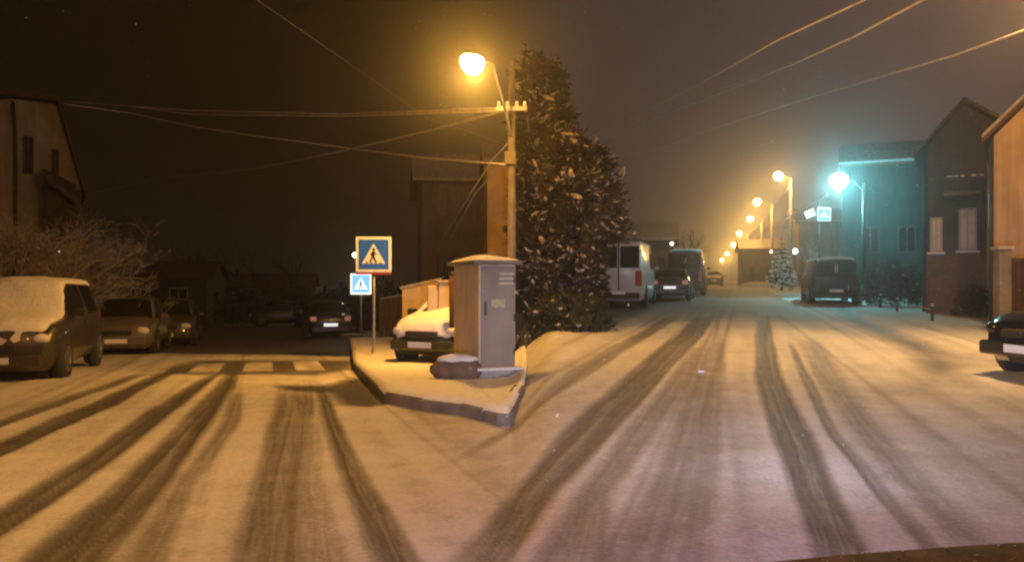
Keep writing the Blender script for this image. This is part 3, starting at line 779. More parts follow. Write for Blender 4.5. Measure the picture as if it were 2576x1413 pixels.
def house(name, label, loc, rz, w, d, h, rise, wall, roofm=ROOF, gable_front=True, wins=(), group='houses', snow=True, over=.4):
    """front face is local y=0, width w along x from 0, depth d along +y; wins: (face, x0, x1, z0, z1, pane)"""
    t = thing(name, label, 'house', loc, rz, group)
    b_ = MB()
    if gable_front:
        V_ = [(0,0,-1),(w,0,-1),(w,0,h),(w/2,0,h+rise),(0,0,h)]
        vs_ = V_+[(x, d, z) for x, y, z in V_]
        b_.add(vs_, [(0,1,2,3,4),(9,8,7,6,5),(1,6,7,2),(5,0,4,9),(2,7,8,3),(3,8,9,4)])
    else:
        V_ = [(0,0,-1),(0,d,-1),(0,d,h),(0,d/2,h+rise),(0,0,h)]
        vs_ = V_+[(w, y, z) for x, y, z in V_]
        b_.add(vs_, [(4,3,2,1,0),(5,6,7,8,9),(0,5,9,4),(1,2,7,6),(4,9,8,3),(3,8,7,2)])
    b_.build('walls', wall, t)
    # roof slabs
    for s_ in (0, 1):
        r_ = MB(); th_ = .16
        if gable_front:
            e_ = (-over if s_ == 0 else w+over); zE = h-over*rise/(w/2)
            pts = [(e_, -over, zE), (w/2, -over, h+rise), (w/2, d+over, h+rise), (e_, d+over, zE)]
        else:
            e_ = (-over if s_ == 0 else d+over); zE = h-over*rise/(d/2)
            pts = [(-over, e_, zE), (-over, d/2, h+rise), (w+over, d/2, h+rise), (w+over, e_, zE)]
        def slab(z0, z1):
            return [(x, y, z+z0) for x, y, z in pts]+[(x, y, z+z1) for x, y, z in pts]
        F_ = [(0,1,2,3),(7,6,5,4),(0,4,5,1),(1,5,6,2),(2,6,7,3),(3,7,4,0)]
        ro = MB().add(slab(.02, th_), F_).build('roof', roofm, t)
        if snow: MB().add(slab(th_+.004, th_+.12), F_).build('roof_snow', SNOWD, ro)
    I = Matrix.Identity(4)
    for fc, x0, x1, z0, z1, pn in wins:
        if fc == 'F': M = I
        elif fc == 'L': M = Matrix.Rotation(-PI/2, 4, 'Z')      # left side face; x runs backwards along depth
        elif fc == 'R': M = Matrix.Translation((w, 0, 0)) @ Matrix.Rotation(PI/2, 4, 'Z')
        fr_ = WOOD if wall in (GREENW, PLASTD) else FRAME
        if fc == 'L': window(M, -x1, -x0, z0, z1, t, 0.0, pn, fr_)
        else: window(M, x0, x1, z0, z1, t, 0.0, pn, fr_)
    return t

# left house (its gable end faces the street corner)
Y0 = 30
g0 = ap(-30, 765, Y0); base = Vector((g0.x, Y0, gz(g0.x, Y0)))
hz = lambda py: EYE+(706.5-py)/F*Y0-base.z
hw = (205+30)/F*Y0
lhs = thing('house', 'dim plastered gable house at the far left with two windows', 'house', base, math.radians(33), 'houses')
x_ = lambda px: (px+30)/F*Y0*.865
prof = [(0, -1), (x_(205), -1), (x_(205), hz(455)), (x_(140), hz(243)), (x_(20), hz(243)), (0, hz(255))]
n_ = len(prof)
vs_ = [(x, 0, z) for x, z in prof]+[(x, 9, z) for x, z in prof]
MB().add(vs_, [tuple(range(n_)), tuple(range(2*n_-1, n_-1, -1))]+[(i+n_, (i+1) % n_+n_, (i+1) % n_, i) for i in range(n_)]).build('walls', PLAST, lhs)
rf = MB()
for (xa, za), (xb, zb) in (((x_(217), hz(490)), (x_(142), hz(238))), ((x_(142), hz(238)), (x_(-30)-.3, hz(240)))):
    q = [(xa, -.35, za+.02), (xb, -.35, zb+.02), (xb, 9.3, zb+.02), (xa, 9.3, za+.02)]
    rf.add(q+[(a_+.02, b_, c_+.16) for a_, b_, c_ in q], [(0,1,2,3),(7,6,5,4),(0,4,5,1),(1,5,6,2),(2,6,7,3),(3,7,4,0)])
rf.build('roof', ROOF, lhs)
I4 = Matrix.Identity(4)
window(I4, x_(55), x_(82), hz(432), hz(335), lhs, 0, GLASS, WOOD)
window(I4, x_(127), x_(147), hz(440), hz(362), lhs, 0, GLASS, WOOD)
MB().tube([(x_(33), -.1, -1), (x_(37), -.1, hz(430)), (x_(37), -.1, hz(330)), (x_(30), -.1, hz(250))], .06, 8).build('downpipe', DARKM, lhs, True)
MB().add([(x_(108), -.05, hz(415)), (x_(108), -1.5, hz(440)), (x_(190), -1.5, hz(500)), (x_(190), -.05, hz(450)), (x_(108), -.05, hz(428)), (x_(108), -1.5, hz(455)), (x_(190), -1.5, hz(512)), (x_(190), -.05, hz(464))],
  [(0,1,2,3),(7,6,5,4),(0,4,5,1),(1,5,6,2),(2,6,7,3),(3,7,4,0)]).build('porch_roof', WOOD, lhs)
MB().box(x_(112), x_(200), -.9, -.01, -1, hz(470)).build('porch', WOOD, lhs)

# fence in front of the left trees
fb = gp(-20, 800); fb = Vector((-15.5, 22.5, gz(-15.5, 22.5)))
fe = thing('wooden_fence', 'low reddish fence behind the snow-buried car', 'fence', fb, YAWL*0+.1, None)
REDF = mat('red_brown_boards', (.07, .025, .015), .8, var=.4, scale=6)
m_ = MB()
for k in range(18): m_.box(k*.16-1, k*.16-.87, 0, .03, .05, 1.85+.03*math.sin(k*3.1))
m_.build('boards', REDF, fe); MB().box(-1, 1.9, .035, .08, .5, .6).build('rail', WOOD, fe); MB().box(-1, 1.9, .035, .08, 1.5, 1.6).build('rail', WOOD, fe)

# corner house behind the cabinet
HY = 25.0
hb = ap(1226, 765, HY); b0 = Vector((hb.x, HY, gz(hb.x, HY)))
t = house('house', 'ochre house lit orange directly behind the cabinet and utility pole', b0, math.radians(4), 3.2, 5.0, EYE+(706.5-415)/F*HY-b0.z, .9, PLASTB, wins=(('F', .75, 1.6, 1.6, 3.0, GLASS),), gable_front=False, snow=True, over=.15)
# long dim house left of it
HY = 32.0
hb = ap(1062, 765, HY); b0 = Vector((hb.x, HY, gz(hb.x, HY)))
t = house('house', 'dim brown house between the crossing sign and the ochre house', b0, YAWL*.5, 3.6, 6, EYE+(706.5-455)/F*HY-b0.z, 1.4, PLASTD, wins=(('F', .6, 1.4, 2.0, 3.3, GLASS),('F', 2.1, 2.9, 2.0, 3.3, GLASS)), gable_front=False)

# right: ochre house near the edge
HY = 19.5
hb = ap(2500, 700, HY); b0 = Vector((hb.x, HY, gz(hb.x, HY)))
rz = math.radians(-34)
hz2 = lambda py: EYE+(706.5-py)/F*HY-b0.z
t = thing('house', 'orange lit house with sloping eave at the far right edge', 'house', b0, rz, 'houses')
prof = [(0, -.5), (6, -.5), (6, hz2(-60)), (3.2, hz2(20)), (0, hz2(342))]
n_ = len(prof)
vs_ = [(x, 0, z) for x, z in prof]+[(x, 7, z) for x, z in prof]
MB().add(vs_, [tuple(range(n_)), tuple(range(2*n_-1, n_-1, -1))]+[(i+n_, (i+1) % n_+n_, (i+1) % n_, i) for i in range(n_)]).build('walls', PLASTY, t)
q = [(-.25, -.3, hz2(342)-.22), (3.2, -.3, hz2(20)), (3.2, 7.3, hz2(20)), (-.25, 7.3, hz2(342)-.22)]
ro = MB().add([(a_, b_, c_+.02) for a_, b_, c_ in q]+[(a_, b_, c_+.14) for a_, b_, c_ in q], [(0,1,2,3),(7,6,5,4),(0,4,5,1),(1,5,6,2),(2,6,7,3),(3,7,4,0)]).build('roof', ROOF, t)
MB().add([(a_, b_, c_+.145) for a_, b_, c_ in q]+[(a_, b_, c_+.24) for a_, b_, c_ in q], [(0,1,2,3),(7,6,5,4),(0,4,5,1),(1,5,6,2),(2,6,7,3),(3,7,4,0)]).build('roof_snow', SNOWD, ro)
window(Matrix.Identity(4), 1.6, 2.7, 1.3, 2.7, t, 0, GLASS, FRAME)
MB().tube([(-.06, -.08, -.5), (-.06, -.08, hz2(350))], .05, 8).build('downpipe', DARKM, t, True)
# gate and wall in front of it
gb = ap(2508, 780, 17.5); gb.z = gz(gb.x, gb.y)
t = thing('garden_gate', 'brown boarded gate between square posts in front of the orange house', 'gate', gb, math.radians(-4))
zt = lambda py: EYE+(706.5-py)/F*17.5-gb.z
for x0 in (0, 2.4):
    po = MB().box(x0, x0+.28, -.1, .18, -.1, zt(628)).build('post', CONCD, t, False, .02)
    MB().box(x0-.04, x0+.32, -.14, .22, zt(628)+.003, zt(628)+.07).build('post_cap', SNOWD, po)
gmB = MB()
for k in range(16): gmB.box(.3+k*.13, .3+k*.13+.115, 0, .04, .12, zt(655))
gmB.build('boards', REDF, t); MB().box(.29, 2.39, .045, .09, .4, .5).build('rail', WOOD, t); MB().box(.29, 2.39, -.02, .06, zt(655)+.003, zt(655)+.06).build('top_rail', WOOD, t)

# right: brown-grey house with curtained windows, brick lower storey
HY = 25.0
hb = ap(2334, 700, HY); b0 = Vector((hb.x, HY, gz(hb.x, HY)))
hz3 = lambda py: EYE+(706.5-py)/F*HY-b0.z
xx_ = lambda px: (px-2334)/F*HY
w_ = 2.05
xx_ = lambda px: (px-2334)/166*1.85
t = thing('house', 'brown-grey house with two pale curtained windows above a brick base', 'house', b0, math.radians(-30), 'houses')
prof = [(0, hz3(640)), (w_, hz3(640)), (w_, hz3(330)), (w_*.5, hz3(275)), (0, hz3(370))]
n_ = len(prof)
vs_ = [(x, 0, z) for x, z in prof]+[(x, 8, z) for x, z in prof]
MB().add(vs_, [tuple(range(n_)), tuple(range(2*n_-1, n_-1, -1))]+[(i+n_, (i+1) % n_+n_, (i+1) % n_, i) for i in range(n_)]).build('walls', PLASTG, t)
MB().box(-.04, w_-.42, -.06, 7.9, -.5, hz3(640)-.003).build('brick_base', BRICK, t)
MB().box(w_-.4, w_+.05, -.12, .3, -.5, hz3(360)).build('pilaster', PLAST, t)
for a_, c_, b_, d_ in (((w_*.5), hz3(272), -.4, hz3(372)-.35), ((w_*.5), hz3(272), w_+.4, hz3(328)-.3)):
    q = [(b_, -.45, d_), (a_, -.45, c_), (a_, 8.3, c_), (b_, 8.3, d_)]
    ro = MB().add([(x, y, z+.03) for x, y, z in q]+[(x, y, z+.16) for x, y, z in q], [(0,1,2,3),(7,6,5,4),(0,4,5,1),(1,5,6,2),(2,6,7,3),(3,7,4,0)]).build('roof', ROOF, t)
window(Matrix.Identity(4), xx_(2340), xx_(2372), hz3(638)+.05, hz3(548), t, 0, CURT)
window(Matrix.Identity(4), xx_(2412), xx_(2458), hz3(632), hz3(528), t, 0, CURT)
bal = MB().box(xx_(2375), xx_(2465), -.8, -.01, hz3(500), hz3(492)).build('balcony', CONCD, t)
rl = MB(); rl.box(xx_(2375), xx_(2465), -.8, -.76, hz3(460), hz3(456))
for k in range(9): rl.box(xx_(2376)+k*.142, xx_(2376)+k*.142+.025, -.79, -.77, hz3(492), hz3(460))
rl.build('railing', DARKM, bal)
s_ = MB()
for k in range(7): s_.blob((xx_(2378)+random.random()*1.1, -.78, hz3(455)), .03+.02*random.random(), (1.8, .8, .8), 7, 5, .2)
s_.build('rail_snow', SNOW, bal)

# green lit wall house
HY = 38.0
hb = ap(2118, 700, HY); b0 = Vector((hb.x, HY, gz(hb.x, HY)))
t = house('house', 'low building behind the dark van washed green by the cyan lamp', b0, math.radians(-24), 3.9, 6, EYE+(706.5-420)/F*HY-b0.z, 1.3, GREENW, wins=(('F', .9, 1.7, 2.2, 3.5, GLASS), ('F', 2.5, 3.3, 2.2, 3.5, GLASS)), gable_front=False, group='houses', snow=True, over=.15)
# dark corner post between the two right hand houses
c = ap(2330, 765, 26); c.z = gz(c.x, c.y)
tp = thing('utility_pole', 'dark wooden pole at the corner between the green lit wall and brown-grey house', 'utility pole', c)
MB().tube([(0, 0, -.2), (0, 0, EYE+(706.5-425)/F*26-c.z)], [.13, .1], 10).build('pole', WOOD, tp, True)
# far right street houses
for px, Y, w_, hpx, lb, wl in ((1866, 95, 5.0, 628, 'far house lit yellow beneath the row of lamps', PLASTD), (2010, 66, 5, 560, 'far brown house behind the snowy spruce', PLASTD), (1600, 55, 2.6, 606, 'brown house between the white minibus and the grey van', PLASTD)):
    hb = ap(px, 700, Y); b0 = Vector((hb.x, Y, gz(hb.x, Y)))
    house('house', lb, b0, YAWR*.8, w_, 7, max(2.5, EYE+(706.5-hpx)/F*Y-b0.z), 1.2, wl, wins=(('F', w_*.2, w_*.4, 1.2, 2.3, GLASS), ('F', w_*.6, w_*.8, 1.2, 2.3, GLASS)), gable_front=False)
# far dark buildings at end of left street
for px, Y, w_, hpx, lb in ((280, 46, 5.5, 700, 'dark low building behind the parked silver car'), (560, 62, 7, 720, 'dark low shed closing the end of the left street'),):
    hb = ap(px, 765, Y); b0 = Vector((hb.x, Y, gz(hb.x, Y)))
    house('house', lb, b0, YAWL*.6, w_, 6, EYE+(706.5-hpx)/F*Y-b0.z, 1.0, mat('plaster_dark', (.07, .055, .045), .9), wins=(('F', w_*.2, w_*.4, 1.2, 2.3, GLASS), ('F', w_*.6, w_*.8, 1.2, 2.3, GLASS)), gable_front=False, snow=False)

# ------------------------------------------------------------------ corner cabinet and walls
c0 = gp(1205, 976); c0.z += KH+.02
t = thing('utility_cabinet', 'cream rendered cabinet with a grey metal door and snow on top', 'cabinet', c0, YAWL)
ztop = EYE+(706.5-664)/F*c0.y-c0.z
MB().box(0, .62, 0, 1.7, -.3, .12).build('plinth', CONC, t, False, .02)
MB().box(.0, .6, .03, 1.68, .123, ztop).build('walls', CREAM, t, False, .012)
dr_ = MB().box(.035, .585, .0, .027, .16, ztop-.03).build('door', GREYP, t, False, .006)
for k in range(3):
    z0 = ztop-.14-k*.075
    MB().box(.32, .56, -.022, .0, z0-.028, z0+.012).build('vent_slat', mat('slat', (.5,.42,.3), .5), dr_, False, .005)
MB().box(.085, .115, -.035, -.001, ztop*.55, ztop*.55+.22).build('handle', DARKM, dr_, False, .008)
for zz in (.35, ztop*.5, ztop-.3): MB().tube([(.57, -.012, zz), (.57, -.012, zz+.1)], .012, 8).build('hinge', DARKM, dr_, True)
STAIN = mat('faded_label', (.45, .38, .2), .7, var=.4, scale=20)
MB().box(.2, .42, -.004, -.0005, ztop*.62, ztop*.62+.13).build('warning_plate', STAIN, dr_)
MB().box(-.06, .68, -.14, -.005, .124, .17).build('plinth_snow', SNOW, t, True, .02)
lid = MB().box(-.1, .68, -.1, 1.8, ztop+.003, ztop+.06).build('lid', CONCD, t, False, .01)
sm_ = MB(); sx_, sy_ = 12, 20; vs_ = []
for j in range(sy_+1):
    for i in range(sx_+1):
        u_ = i/sx_; v_ = j/sy_
        h_ = .085*(1-abs(2*u_-1)**4)*(1-abs(2*v_-1)**6)*(1+.25*math.sin(u_*5+v_*4))
        vs_.append((-.09+.76*u_, -.09+1.88*v_, ztop+.061+h_))
sm_.add(vs_, [(j*(sx_+1)+i, j*(sx_+1)+i+1, (j+1)*(sx_+1)+i+1, (j+1)*(sx_+1)+i) for j in range(sy_) for i in range(sx_)])
sm_.build('snow_cap', SNOW, t, True)

# brown post left of cabinet, cream pillar, gate panels
def gpz(px, Y, up=0): 
    x = (px-1288)/F*Y; return Vector((x, Y, gz(x, Y)+up))
b0 = gpz(1137, 14.6, KH)
t = thing('pipe_post', 'brown steel post standing against the cabinet', 'post', b0)
MB().tube([(0, 0, -.2), (0, 0, EYE+(706.5-690)/F*14.6-b0.z)], .055, 10).build('shaft', REDF, t, True)
MB().lathe([(.06, 0), (.07, .02), (.03, .05)], Matrix.Translation((0, 0, EYE+(706.5-690)/F*14.6-b0.z)), 10).build('cap', DARKM, t, True)
b0 = gpz(1103, 15.6, KH)
t = thing('gate_pillar', 'cream concrete pillar between the dark green car and the brown post', 'pillar', b0, YAWL*.6)
zt = EYE+(706.5-712)/F*15.6-b0.z
MB().box(0, .24, 0, .3, -.2, zt).build('shaft', CREAM, t, False, .015)
MB().box(-.03, .27, -.03, .33, zt+.003, zt+.06).build('snow_cap', SNOWD, t, False, .02)
MB().box(-.22, -.005, .02, .18, zt-.72, zt-.06).build('letter_box', CREAM, t, False, .015)
b0 = gpz(1012, 20.5, KH)
t = thing('garden_wall', 'cream garden wall behind the dark green car, snow along its sloping top', 'wall', b0, .1)
Lw = (1110-1012)/F*20.5
zt1 = EYE+(706.5-728)/F*20.5-b0.z; zt2 = EYE+(706.5-705)/F*20.5-b0.z
MB().add([(0,0,-.3),(Lw,0,-.3),(Lw,0,zt2),(0,0,zt1),(0,.22,-.3),(Lw,.22,-.3),(Lw,.22,zt2),(0,.22,zt1)], [(0,1,2,3),(7,6,5,4),(3,2,6,7),(0,3,7,4),(1,5,6,2)]).build('wall', CREAM, t)
MB().add([(-.05,-.05,zt1+.003),(Lw,-.05,zt2+.003),(Lw,-.05,zt2+.08),(-.05,-.05,zt1+.08),(-.05,.27,zt1+.003),(Lw,.27,zt2+.003),(Lw,.27,zt2+.08),(-.05,.27,zt1+.08)], [(0,1,2,3),(7,6,5,4),(3,2,6,7),(0,3,7,4),(1,5,6,2),(0,4,5,1)]).build('wall_snow', SNOWD, t)
b0 = gpz(955, 26, 0)
t = thing('wooden_fence', 'dark fence with a snowy slanting top rail beyond the crossing sign', 'fence', b0, .25)
m_ = MB()
for k in range(12): m_.box(k*.16, k*.16+.14, 0, .03, 0, 1.45+k*.025)
m_.build('boards', WOOD, t)
MB().add([(0,-.02,1.46),(1.95,-.02,1.77),(1.95,-.02,1.82),(0,-.02,1.51),(0,.08,1.46),(1.95,.08,1.77),(1.95,.08,1.82),(0,.08,1.51)], [(0,1,2,3),(7,6,5,4),(3,2,6,7),(0,3,7,4),(1,5,6,2),(0,4,5,1)]).build('top_rail', SNOWD, t)
# low kerb wall with snow beyond the sign
a_ = gpz(852, 29.5); b_ = gpz(1000, 28.0); d_ = b_-a_
t = thing('low_wall', 'low snow-topped kerb wall running behind the sign poles', 'wall', a_, math.atan2(d_.y, d_.x))
MB().box(0, d_.xy.length, 0, .2, -.3, .12).build('wall', CONCD, t); MB().box(0, d_.xy.length, -.02, .22, .123, .17).build('wall_snow', SNOW, t, False, .02)

# boulder-like lump beside the cabinet
b0 = gp(1150, 976)
rk = MB().blob((0, 0, .16), .3, (1.35, .8, .75), 14, 9, .07).build('rock', mat('rock', (.16, .11, .075), .9, var=.4, bump=.4), None, True)
sc_ = MB().blob((0, 0, .31), .27, (1.2, .7, .35), 14, 8, .1).build('snow_cap', SNOW, rk, True)
rk.location = b0+Vector((0, 0, KH)); tag(rk, 'rounded brown rock lying at the foot of the cabinet', 'rock')

# bollards and little fence on the right
def post(name, label, cat, px, py, topy, r=.04, m_=DARKM, bands=False, grp='posts on the right verge'):
    g = gp(px, py); t = thing(name, label, cat, g, 0, grp)
    h = (py-topy)/F*g.y
    MB().tube([(0, 0, -.1), (0, 0, h)], r, 10).build('shaft', m_, t, True)
    MB().blob((0, 0, h+.01), r*1.3, (1, 1, .6), 8, 5, .1).build('snow_cap', SNOW, t, True)
    if bands:
        for z0 in (.35, .62): MB().lathe([(r+.004, z0*h), (r+.006, z0*h+.01), (r+.006, z0*h+.12), (r+.004, z0*h+.13)], None, 12).build('reflective_band', PLATE, t, True)
post('bollard', 'dark bollard nearest the road on the right verge', 'bollard', 2345, 806, 768)
post('bollard', 'dark bollard left of the middle one, in front of the brown hedge', 'bollard', 2257, 782, 752)
post('bollard', 'short dark bollard farthest back beside the dark van', 'bollard', 2215, 774, 742)
post('marker_post', 'red marker post with two white bands before the brick base', 'marker post', 2436, 768, 705, .055, REDP, True)
for (a1, b1, lb) in (((2258,758),(2345,772),'thin snowy rail linking the bollards'), ((2215,746),(2257,756),'short snowy rail linking the two rear bollards')):
    ga = gp(*[a1[0], a1[1]+24]); gb_ = gp(*[b1[0], b1[1]+33]); ga.z += .3; gb_.z += .3
    o_ = MB().tube([Vector(), gb_-ga], .02, 6).build('rail', SNOWD); o_.location = ga; tag(o_, lb, 'rail', 'bollard rails')

# ------------------------------------------------------------------ vegetation
def rot_to(d):
    return d.to_track_quat('Z', 'Y').to_matrix()
def conifer(label, base, H, R, n, leafm, prof, nsnow=.3, asym=None, group='cypresses by the parked minibus', droop=.2, size=.26, name='cypress_tree', zmin=.03):
    base = Vector(base); t = thing(name, label, 'tree', base, 0, group)
    MB().tube([(0, 0, -.2), (0, 0, H*.5), (0, 0, H*.95)], [.14, .09, .015], 8).build('trunk', BARK, t, True)
    lf = MB(); sn = MB(); br = MB()
    per = 17; nb = n//per
    def spray(c, dirv, s_):
        Rm = rot_to(dirv)
        for q in range(7):
            sp_ = Vector((random.gauss(0, .42), random.gauss(0, .42), 1)).normalized()
            d = Rm @ sp_; ln = s_*random.uniform(.6, 1.15); wv = (Rm @ Vector((random.gauss(0, 1), random.gauss(0, 1), 0))).normalized()*s_*.1
            p0 = c+Vector((random.gauss(0, .2), random.gauss(0, .2), random.gauss(0, .2)))*s_
            lf.add([p0, p0+d*ln*.5+wv, p0+d*ln-Vector((0, 0, droop*ln*.5)), p0+d*ln*.5-wv], [(0, 1, 2, 3)])
    for b in range(nb):
        zt = random.uniform(zmin, 1)**1.15
        rad = interp(prof, zt)*R*random.choice((.7, .85, .95, 1.0, 1.08, 1.22))
        an = random.uniform(0, 2*PI); a2 = an+random.gauss(0, .25)
        rise_ = random.uniform(.25, .75)*min(1.0, rad+.3)
        z1 = zt*H
        pts = []
        for k in range(6):
            u = k/5; a_ = an+(a2-an)*u
            pts.append(Vector((rad*u*math.cos(a_), rad*u*math.sin(a_), z1-rise_*.6+rise_*u*u+.1*math.sin(u*5))))
        if all(asym is None or asym(p+base) for p in pts[2:]): br.tube(pts[:5], [.022, .018, .014, .01, .006], 4, cap=False)
        snowy = random.random() < nsnow*2.6
        for k in range(per):
            u = 1-abs(random.gauss(0, .33))
            if u < .1: continue
            f_ = u*5; i_ = min(4, int(f_)); c = pts[i_].lerp(pts[i_+1], f_-i_)
            c = c+Vector((random.gauss(0, .07), random.gauss(0, .07), random.gauss(0, .07)))*(1+R*.5)
            if asym and not asym(c+base): continue
            out = Vector((math.cos(a2), math.sin(a2), random.uniform(-.2, 1.1)-droop)).normalized()
            s_ = size*random.uniform(.6, 1.3)
            spray(c, out, s_)
            if snowy and u > .4 and random.random() < .6:
                e_ = s_*random.choice((.12, .16, .2, .34)); bb = len(sn.v)
                sn.blob((0, 0, 0), e_, (.75, .5, 1.7), 6, 4, .3)
                Rm = rot_to((out+Vector((random.gauss(0, .3), random.gauss(0, .3), random.gauss(-.2, .4)))).normalized())
                for j in range(bb, len(sn.v)): sn.v[j] = tuple(Rm @ Vector(sn.v[j]) + c + Vector((0, 0, .05)) + out*s_*.4)
    lf.build('foliage', leafm, t)
    if sn.v: sn.build('snow_clumps', SNOWD, t, True)
    if br.v: br.build('branches', BARK, t)
    return t
CYP = [(0, .45), (.12, .7), (.38, 1.0), (.6, .8), (.8, .5), (.93, .22), (1, .03)]
COLM = [(0, .8), (.2, 1), (.7, .95), (.88, .6), (1, .08)]
def topz(py, Y): return EYE+(706.5-py)/F*Y
Yt = 20.6; x1 = (1338-1288)/F*Yt
conifer('tall narrow cypress right beside the utility pole', (x1, Yt, gz(x1, Yt)), topz(135, Yt)-gz(x1, Yt), .72, 2300, LEAF, COLM, .2, asym=lambda p: p.x/p.y > .0048)
Yt = 19.4; x1 = (1425-1288)/F*Yt
conifer('broad snow-spotted cypress nearest the white minibus', (x1, Yt, gz(x1, Yt)), topz(335, Yt)-gz(x1, Yt), 1.5, 5200, LEAF, CYP, .22, asym=lambda p: p.x/p.y > .005 and not (p.x/p.y > .115 and p.z < 2.5))
Yt = 22.5; x1 = (1392-1288)/F*Yt
conifer('dark slender cypress whose tip rises behind the other two', (x1, Yt, gz(x1, Yt)), topz(160, Yt)-gz(x1, Yt), .95, 1700, LEAFD, [(0, .8), (.3, 1), (.6, .7), (.8, .4), (.92, .2), (1, .02)], .02)
Yt = 20.5; x1 = (1492-1288)/F*Yt
conifer('bushy cypress with a pointed tip between the broad cypress and the minibus', (x1, Yt, gz(x1, Yt)), topz(365, Yt)-gz(x1, Yt), .85, 2200, LEAF, CYP, .2, asym=lambda p: not (p.x/p.y > .118 and p.z < 2.5))

# low dark shrubs at their foot
def shrub(label, base, R, H, n, leafm, name='shrub', group='shrubs', snowp=.1, cat='shrub', size=.16, sx=1, snowm=None):
    base = Vector(base); t = thing(name, label, cat, base, 0, group)
    lf = MB(); sn = MB(); st = MB()
    for k in range(9):
        an = random.uniform(0, 2*PI); st.tube([(0, 0, -.05), (sx*R*.4*math.cos(an), R*.4*math.sin(an), H*.45), (sx*R*.7*math.cos(an), R*.7*math.sin(an), H*.8)], [.03, .015, .006], 5)
    for k in range(n):
        an = random.uniform(0, 2*PI); ph = math.acos(random.uniform(0, 1)); d_ = 1-abs(random.gauss(0, .2))
        lump = 1+.2*math.sin(an*4+ph*5)
        c = Vector((sx*R*d_*lump*math.sin(ph)*math.cos(an), R*d_*lump*math.sin(ph)*math.sin(an), H*d_*math.cos(ph)*lump*.9+.05))
        for q in range(4):
            d = Vector((random.gauss(0, 1), random.gauss(0, 1), random.gauss(.3, 1))).normalized()*size*random.uniform(.5, 1.2); w_ = d.orthogonal().normalized()*size*.2
            lf.add([c, c+d*.5+w_, c+d, c+d*.5-w_], [(0, 1, 2, 3)])
        if random.random() < snowp: sn.blob(c+Vector((0, 0, .03)), size*random.uniform(.15, .4), (1.3, 1.3, .7), 6, 4, .25)
    st.build('stems', BARK, t); lf.build('foliage', leafm, t)
    if sn.v: sn.build('snow_clumps', snowm or SNOWD, t, True)
    return t
for px, Y, R_, H_, lb in ((1330, 18.0, .7, .9, 'low dark shrub under the tall narrow cypress'), (1420, 17.6, .8, 1.0, 'low dark shrub under the broad cypress'), (1470, 18.2, .6, .8, 'low dark shrub at the tail of the white minibus')):
    x1 = (px-1288)/F*Y; shrub(lb, (x1, Y, gz(x1, Y)), R_, H_, 520, LEAFD, group='shrubs under the cypresses', snowp=.05)
x1 = (2245-1288)/F*30
shrub('reddish brown leafless hedge between the dark van and the brown-grey house', (x1, 30, gz(x1, 30)), 1.0, 1.75, 1100, HEDGE, name='hedge', group='shrubs on the right verge', snowp=.04, cat='hedge', sx=1.3)
x1 = (2440-1288)/F*24
shrub('low hedge along the brick base of the brown-grey house', (x1, 23.6, gz(x1, 23.6)), .5, .9, 500, HEDGE, name='hedge', group='shrubs on the right verge', snowp=.05, cat='hedge', sx=1.4)

def bare_tree(label, base, H, spread, depth, mt, snow=False, group='bare trees', r0=.12, seed=1, name='bare_tree', twist=.5, multi=1):
    rnd = random.Random(seed); base = Vector(base); t = thing(name, label, 'tree', base, 0, group)
    tr = MB(); tw = MB(); sn = MB()
    def grow(p, d, ln, r, lv):
        n_ = 3; pts = [p]; rs = [r]
        for k in range(n_):
            d = (d+Vector((rnd.gauss(0, .16), rnd.gauss(0, .16), rnd.gauss(.02, .1)))).normalized()
            pts.append(pts[-1]+d*ln/n_); rs.append(r*(1-.35*(k+1)/n_))
        (tr if lv == depth else tw).tube(pts, rs, 5 if lv > 1 else 4, cap=False)
        if snow and lv < depth-1 and abs(d.z) < .85:
            sn.tube([q+Vector((0, 0, rs[1]*1.2)) for q in pts], [max(.006, r*.9)]*len(pts), 4, cap=False)
        if lv == 0: return
        nb = rnd.randint(3, 4)
        for k in range(nb):
            a_ = rnd.uniform(0, 2*PI); s_ = spread*rnd.uniform(.6, 1.3)
            o_ = d.orthogonal().normalized(); o2 = d.cross(o_)
            nd = (d+(o_*math.cos(a_)+o2*math.sin(a_))*s_).normalized()
            grow(pts[-1] if k < 2 else pts[rnd.randint(1, 3)], nd, ln*rnd.uniform(.6, .85), rs[-1]*.72, lv-1)
    for q in range(multi):
        a_ = 2*PI*q/max(1, multi)+.3
        grow(Vector((0, 0, -.1)), (Vector((0, 0, 1))+Vector((math.cos(a_), math.sin(a_), 0))*(.35 if multi > 1 else 0)).normalized(), H*.33, r0, depth)
    tr.build('trunk', BARK if mt is not TWIGD else TWIGD, t, True); tw.build('branches', mt, t)
    if sn.v: sn.build('branch_snow', SNOWD, t)
    return t
for px, Y, H_, sd, lb in ((40, 21, 5.0, 3, 'twiggy frosted tree at the left edge behind the snow-buried car'), (140, 24.5, 4.6, 5, 'second twiggy tree, in front of the dim gable house'), (235, 27, 4.8, 8, 'rounded twiggy tree between the gable house and the silver hatchback')):
    x1 = (px-1288)/F*Y
    bare_tree(lb, (x1, Y, gz(x1, Y)), H_*.92, .7, 5, TWIG, True, 'frosted trees at the left', .08, sd, multi=3)
x1 = (1722-1288)/F*48
bare_tree('dark leafless tree rising behind the tall grey van', (x1, 48, gz(x1, 48)), 4.4, .55, 5, TWIGD, False, 'bare trees', .13, 4)
for px, Y, H_, sd, lb in ((640, 58, 6.5, 11, 'dim leafless tree at the end of the left street'), (760, 60, 6.0, 12, 'dim leafless tree behind the distant black car'), (520, 64, 6.5, 14, 'dim leafless tree left of the street end')):
    x1 = (px-1288)/F*Y
    bare_tree(lb, (x1, Y, gz(x1, Y)), H_, .6, 5, TWIGD, False, 'trees closing the left street', .16, sd)
